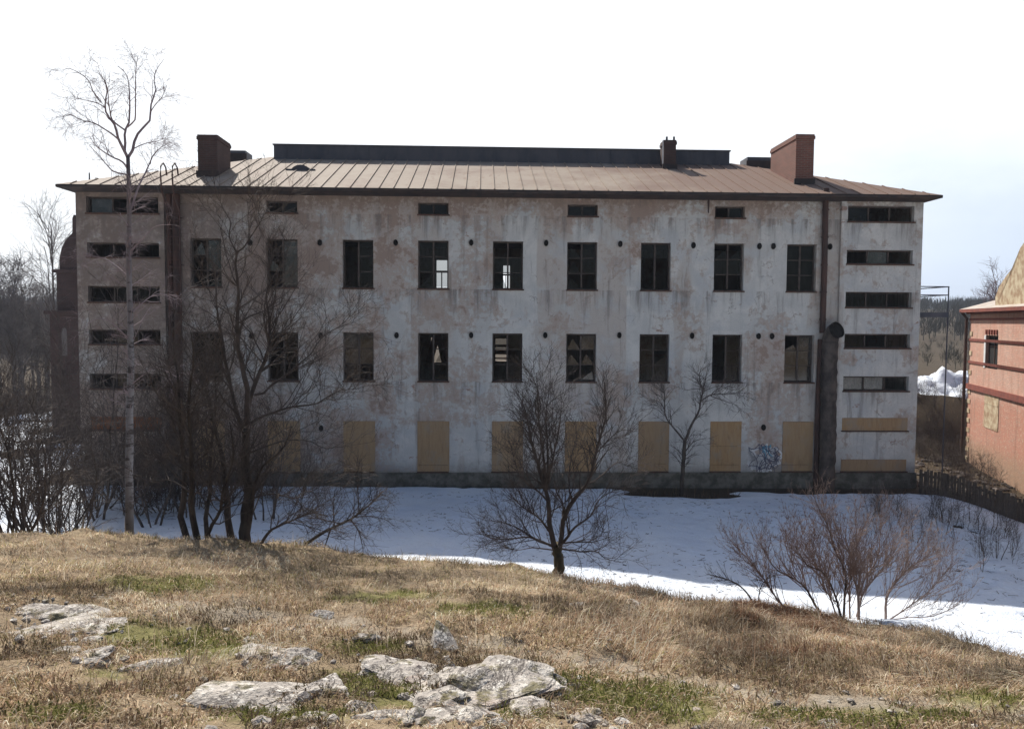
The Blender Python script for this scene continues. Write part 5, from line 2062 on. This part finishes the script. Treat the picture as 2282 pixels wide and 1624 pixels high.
def blades(name, X, Y, length, width, az, lean, tint, zoff=0.0):
    n = len(X)
    Z = zg(X, Y) + zoff
    dx, dy = np.cos(az), np.sin(az)
    wx, wy = -dy * width, dx * width
    # blade faces partly turned to a random side
    h1 = length * 0.55 * np.cos(lean * 0.6)
    f1 = length * 0.55 * np.sin(lean * 0.6)
    h2 = h1 + length * 0.5 * np.cos(lean * 1.35)
    f2 = f1 + length * 0.5 * np.sin(lean * 1.35)
    h2 = np.maximum(h2, 0.012)
    V = np.empty((n, 5, 3))
    V[:, 0] = np.stack([X - wx, Y - wy, Z - 0.01], -1)
    V[:, 1] = np.stack([X + wx, Y + wy, Z - 0.01], -1)
    V[:, 2] = np.stack([X + dx * f1 + wx * 0.75, Y + dy * f1 + wy * 0.75, Z + h1], -1)
    V[:, 3] = np.stack([X + dx * f1 - wx * 0.75, Y + dy * f1 - wy * 0.75, Z + h1], -1)
    V[:, 4] = np.stack([X + dx * f2, Y + dy * f2, Z + h2], -1)
    b = np.arange(n)[:, None] * 5
    m = MB()
    m.add(V.reshape(-1, 3), b + np.array([[0, 1, 2, 3]]), b + np.array([[3, 2, 4]]))
    o = m.build(name, MT['blade'])
    c4 = np.ones((n, 5, 4), np.float32)
    c4[:, :, :3] = tint[:, None, :]
    a = o.data.attributes.new('tint', 'FLOAT_COLOR', 'POINT')
    a.data.foreach_set('color', c4.ravel())
    return o


def grass():
    rng = np.random.default_rng(55)
    N = 330000
    # denser close to the camera
    u = rng.random(N)
    Y = 2.4 + (15.5 - 2.4) * u ** 1.25
    X = (rng.random(N) * 2 - 1) * (0.78 * Y + 1.2)
    P = np.stack([X, Y, zg(X, Y)], -1)
    px, py = proj(P)
    mo, pa = masks(px, py)
    yc = crest(X)
    sn = snow_t(X, Y)
    clump = fbm(X, Y, 1.1, 3, 301) + 0.5
    cl2 = fbm(X, Y, 3.3, 3, 302) + 0.5
    keep = rng.random(N) < (0.25 + 0.9 * cl2)
    keep &= rng.random(N) > 0.72 * pa
    keep &= (sn < -0.01) | (rng.random(N) < 0.10 * ss(0.08, 0.0, sn))
    keep &= Y < yc + 1.6 + 3.0 * ss(-1, -4, X)
    # bare stone shelf at the far left and the outcrop stay thin
    stone = np.maximum.reduce([ss(1.1, 0.7, np.hypot((px - 90) / 120, (py - 1365) / 42)), ss(1.1, 0.7, np.hypot((px - 1050) / 230, (py - 1520) / 60)),
                               ss(1.1, 0.7, np.hypot((px - 600) / 130, (py - 1560) / 45))])
    keep &= rng.random(N) > 0.8 * stone
    keep &= rng.random(N) > 0.55 * ss(1420, 1500, py) * ss(0.62, 0.45, clump)
    keep &= rng.random(N) > 0.35 * ss(1250, 1050, px)
    X, Y, px, py, mo, pa, clump, cl2 = [q[keep] for q in (X, Y, px, py, mo, pa, clump, cl2)]
    n = len(X)
    # tufts: pull roots together
    tx = np.round(X / 0.16 + vn(X, Y, 9, 401)) * 0.16
    ty = np.round(Y / 0.16 + vn(X, Y, 9, 402)) * 0.16
    tk = rng.random(n) * 0.55
    tuft = vn(tx * 37, ty * 53, 1.0, 404) + 0.5
    X = X + (tx - X) * tk * (tuft > 0.4)
    Y = Y + (ty - Y) * tk * (tuft > 0.4)
    right = ss(1150, 1350, px) * ss(1585, 1500, py)
    az = 2.2 * 6.28 * fbm(X, Y, 0.7, 2, 310) + rng.normal(0, 0.85, n) - 0.6
    lean = np.clip(rng.normal(1.34, 0.24, n) - 0.45 * (tuft > 0.8) * right, 0.2, 1.55)
    ln = (0.07 + 0.12 * np.clip(clump, 0, 1) + 0.13 * tuft * right) * rng.uniform(0.5, 1.25, n)
    ln *= 1 - 0.60 * mo
    ln *= 1 - 0.55 * pa
    ln *= 0.55 + 0.45 * ss(3.0, 6.5, Y)
    wd = rng.uniform(0.0012, 0.0026, n) * (0.75 + 0.07 * Y)
    names = ['straw', 'pale', 'rust', 'brown', 'olive']
    base = np.array([TINTS[k] for k in names])
    reg = fbm(X, Y, 0.6, 3, 320) + 0.5
    w_ = np.stack([0.40 + 0 * X, 0.18 + 0.35 * ss(0.55, 0.8, cl2), 0.10 + 0.34 * right * reg, 0.16 + 0.25 * ss(0.5, 0.3, cl2), 0.10 + 0.35 * ss(0.5, 0.7, reg) * (1 - right)], -1)
    w_ /= w_.sum(1, keepdims=True)
    cs = np.cumsum(w_, 1)
    pick = (rng.random(n)[:, None] > cs).sum(1).clip(0, 4)
    col = base[pick] * rng.uniform(0.75, 1.2, (n, 1))
    pt = fbm(X, Y, 1.3, 4, 501) + 0.35 * vn(X, Y, 6.5, 503)
    col = col * (0.46 + 0.85 * ss(-0.34, 0.22, pt))[:, None]  # patches of bleached and decayed grass, small soil shadows put into the tint
    g = np.array(TINTS['green'])[None] * rng.uniform(0.7, 1.4, (n, 1))
    isg = rng.random(n) < 0.75 * mo * ss(0.2, 0.5, cl2)
    col = np.where(isg[:, None], g, col)
    o = blades('dry_grass', X, Y, ln, wd, az, lean, np.clip(col, 0, 0.8))
    tag(o, kind='stuff')
    # flattened litter between the tufts close to the viewer
    N = 150000
    Y2 = 2.3 + 6.2 * rng.random(N) ** 1.1
    X2 = (rng.random(N) * 2 - 1) * (0.74 * Y2 + 0.8)
    px2, py2 = proj(np.stack([X2, Y2, zg(X2, Y2)], -1))
    mo2, pa2 = masks(px2, py2)
    k = (fbm(X2, Y2, 2.2, 3, 520) > -0.12) & (rng.random(N) > 0.6 * pa2)
    X2, Y2, mo2 = X2[k], Y2[k], mo2[k]
    n2_ = len(X2)
    lc = np.array([(0.50, 0.42, 0.31), (0.30, 0.21, 0.14), (0.16, 0.11, 0.08), (0.24, 0.20, 0.10), (0.42, 0.30, 0.20)])[rng.integers(0, 5, n2_)] * rng.uniform(0.6, 1.2, (n2_, 1))
    lc = lc * (0.62 + 0.8 * ss(-0.3, 0.2, fbm(X2, Y2, 1.3, 4, 501)))[:, None]
    lc = np.where((rng.random(n2_) < 0.7 * mo2)[:, None], np.array([(0.15, 0.155, 0.05)]) * rng.uniform(0.6, 1.4, (n2_, 1)), lc)
    o = blades('grass_litter', X2, Y2, rng.uniform(0.03, 0.10, n2_), rng.uniform(0.0015, 0.0042, n2_), rng.uniform(0, 6.28, n2_), np.clip(rng.normal(1.5, 0.14, n2_), 0.6, 1.57), np.clip(lc, 0, 0.8), 0.004)
    tag(o, kind='stuff')
    # standing stalks, sparse and taller
    N = 1900
    Y = 3 + 11.5 * rng.random(N) ** 0.8
    X = (rng.random(N) * 2 - 1) * (0.7 * Y + 1)
    k = (fbm(X, Y, 0.9, 3, 330) > 0.02) & (Y < crest(X) + 2.2) & (Y > 4.5) & (snow_t(X, Y) < 0.05)
    X, Y = X[k], Y[k]
    n = len(X)
    col = base[rng.choice(5, n, p=[0.35, 0.35, 0.1, 0.15, 0.05])] * rng.uniform(0.8, 1.2, (n, 1))
    o = blades('grass_stalks', X, Y, rng.uniform(0.12, 0.34, n), rng.uniform(0.0010, 0.0020, n), rng.uniform(0, 6.28, n), np.clip(rng.normal(0.35, 0.25, n), 0.02, 1), np.clip(col, 0, 0.8))
    tag(o, kind='stuff')
    # dead red-brown growth along the crest left of the shrub
    N = 9000
    px = rng.uniform(1640, 1870, N)
    py = 1338 + (px - 1640) * 0.19 + rng.normal(14, 12, N)
    pts = np.array([hit(a, b, 6, 14)[:2] for a, b in zip(px[:500], py[:500])])
    idx = rng.integers(0, 500, N)
    X = pts[idx, 0] + rng.normal(0, 0.06, N)
    Y = pts[idx, 1] + rng.normal(0, 0.06, N)
    col = np.array([(0.22, 0.12, 0.08), (0.14, 0.085, 0.06), (0.30, 0.19, 0.12)])[rng.integers(0, 3, N)] * rng.uniform(0.7, 1.2, (N, 1))
    o = blades('dead_undergrowth', X, Y, rng.uniform(0.05, 0.16, N), rng.uniform(0.002, 0.0035, N), rng.uniform(0, 6.28, N), np.clip(rng.normal(0.9, 0.35, N), 0.05, 1.4), col)
    tag(o, kind='stuff')
    # weeds and last year's stalks in the yard and along the snow margins
    N = 30000
    X = rng.uniform(-26, 34, N)
    Y = rng.uniform(29.5, 50, N)
    inside = (X > -18.3) & (X < 17.3) & (Y > 31.6)
    k = (~inside) & (snow_t(X, Y) < 0.02) & (fbm(X, Y, 0.5, 3, 340) > -0.25)
    X, Y = X[k], Y[k]
    n = len(X)
    col = np.array([(0.13, 0.085, 0.06), (0.20, 0.15, 0.10), (0.09, 0.07, 0.05)])[rng.integers(0, 3, n)] * rng.uniform(0.7, 1.2, (n, 1))
    o = blades('yard_weeds', X, Y, rng.uniform(0.12, 0.5, n), rng.uniform(0.006, 0.012, n), rng.uniform(0, 6.28, n), np.clip(rng.normal(0.6, 0.4, n), 0.02, 1.4), col)
    tag(o, kind='stuff')


grass()

# ------------------------------------------------------------------ far woods


def far_woods(name, n, xr, yr, h, wfac, nb, mat, seed, conifer=False):
    rng = np.random.default_rng(seed)
    m = MB()
    X = rng.uniform(*xr, n)
    Y = rng.uniform(*yr, n)
    Z = zg(X, Y)
    H = rng.uniform(0.6, 1.0, n) * h
    if conifer:
        for x, y, z, hh in zip(X, Y, Z, H):
            V = []
            F = []
            for t in range(4):
                zb = z + hh * (0.08 + 0.22 * t)
                r = hh * 0.19 * (1 - t * 0.22) * rng.uniform(0.85, 1.15)
                b = len(V)
                a0 = rng.uniform(0, 6)
                for q in range(6):
                    rq = r * rng.uniform(0.7, 1.2)
                    V.append((x + rq * math.cos(a0 + q * 1.047), y + rq * math.sin(a0 + q * 1.047), zb - rng.uniform(0, 0.05) * hh))
                V.append((x, y, zb + hh * 0.34))
                for q in range(6):
                    F.append((b + q, b + (q + 1) % 6, b + 6))
            m.add(V, None, F)
    else:
        # a fan of twiggy slivers per crown
        for x, y, z, hh in zip(X, Y, Z, H):
            a = rng.uniform(0, 6.28, nb)
            r = wfac * hh * np.sqrt(rng.random(nb))
            zz = z + hh * rng.uniform(0.15, 0.65, nb)
            ln = hh * rng.uniform(0.2, 0.38, nb)
            bx, by = x + r * np.cos(a) * 0.5, y + r * np.sin(a) * 0.5
            tx, ty = x + r * np.cos(a), y + r * np.sin(a)
            wd = hh * 0.012
            V = np.stack([np.stack([bx - wd, by, zz], -1), np.stack([bx + wd, by, zz], -1), np.stack([tx, ty, zz + ln], -1)], 1).reshape(-1, 3)
            m.add(V, None, np.arange(nb * 3).reshape(-1, 3))
            m.bar((x, y, z - 0.3), (x, y, z + hh * 0.6), hh * 0.025, hh * 0.025)
    o = m.build(name, mat)
    tag(o, kind='stuff')


MT['far_conifer'] = simple('far_conifer', (0.022, 0.035, 0.024), (0.035, 0.05, 0.03), 0.05, 0.95)
MT['far_birch'] = simple('far_birch', (0.105, 0.088, 0.068), (0.085, 0.082, 0.06), 0.03, 0.95)
far_woods('far_forest', 3600, (-500, 800), (640, 960), 12, 0, 0, MT['far_conifer'], 5, True)
far_woods('hillside_woods', 1500, (60, 300), (140, 340), 6, 0.4, 40, MT['far_birch'], 6)
far_woods('hillside_conifers', 40, (90, 300), (260, 340), 6, 0, 0, MT['far_conifer'], 7, True)
far_woods('meadow_scrub', 260, (40, 110), (75, 140), 2.2, 0.5, 30, MT['far_birch'], 8)

# leaf litter and broken twigs lying on the snow
rng = np.random.default_rng(88)
N = 4200
X = rng.uniform(-12, 19, N)
Y = rng.uniform(12, 31, N)
k = (snow_t(X, Y) > 0.03) & (fbm(X, Y, 0.35, 3, 600) > -0.15)
X, Y = X[k], Y[k]
n = len(X)
a = rng.uniform(0, 6.28, n)
ln = rng.uniform(0.04, 0.22, n)
Z = zg(X, Y) + snow_t(X, Y) + 0.05 * fbm(X, Y, 0.8, 4, 71) + 0.04 * fbm(X, Y, 0.25, 2, 72) + 0.03 * fbm(X, Y, 2.6, 2, 73) + 0.006
P = np.stack([np.stack([X, Y, Z], -1), np.stack([X + ln * np.cos(a), Y + ln * np.sin(a), Z + rng.uniform(0, 0.03, n)], -1)], 1)
m = MB()
m.tubes(P, np.stack([rng.uniform(0.004, 0.009, n)] * 2, -1), 3)
tag(m.build('twig_litter', MT['twig']), kind='stuff')

# thin air over the whole place: far ridges pale towards blue
m = MB()
m.box(-1300, 1300, -200, 1150, -45, 56)
nt = NT('haze_air')
nt.t.nodes.remove(nt.b)
pv = nt.t.nodes.new('ShaderNodeVolumePrincipled')
pv.inputs['Color'].default_value = (0.72, 0.80, 0.95, 1)
pv.inputs['Density'].default_value = 0.0004
nt.t.links.new(pv.outputs[0], nt.out.inputs['Volume'])
tag(m.build('haze', nt.m), kind='stuff')
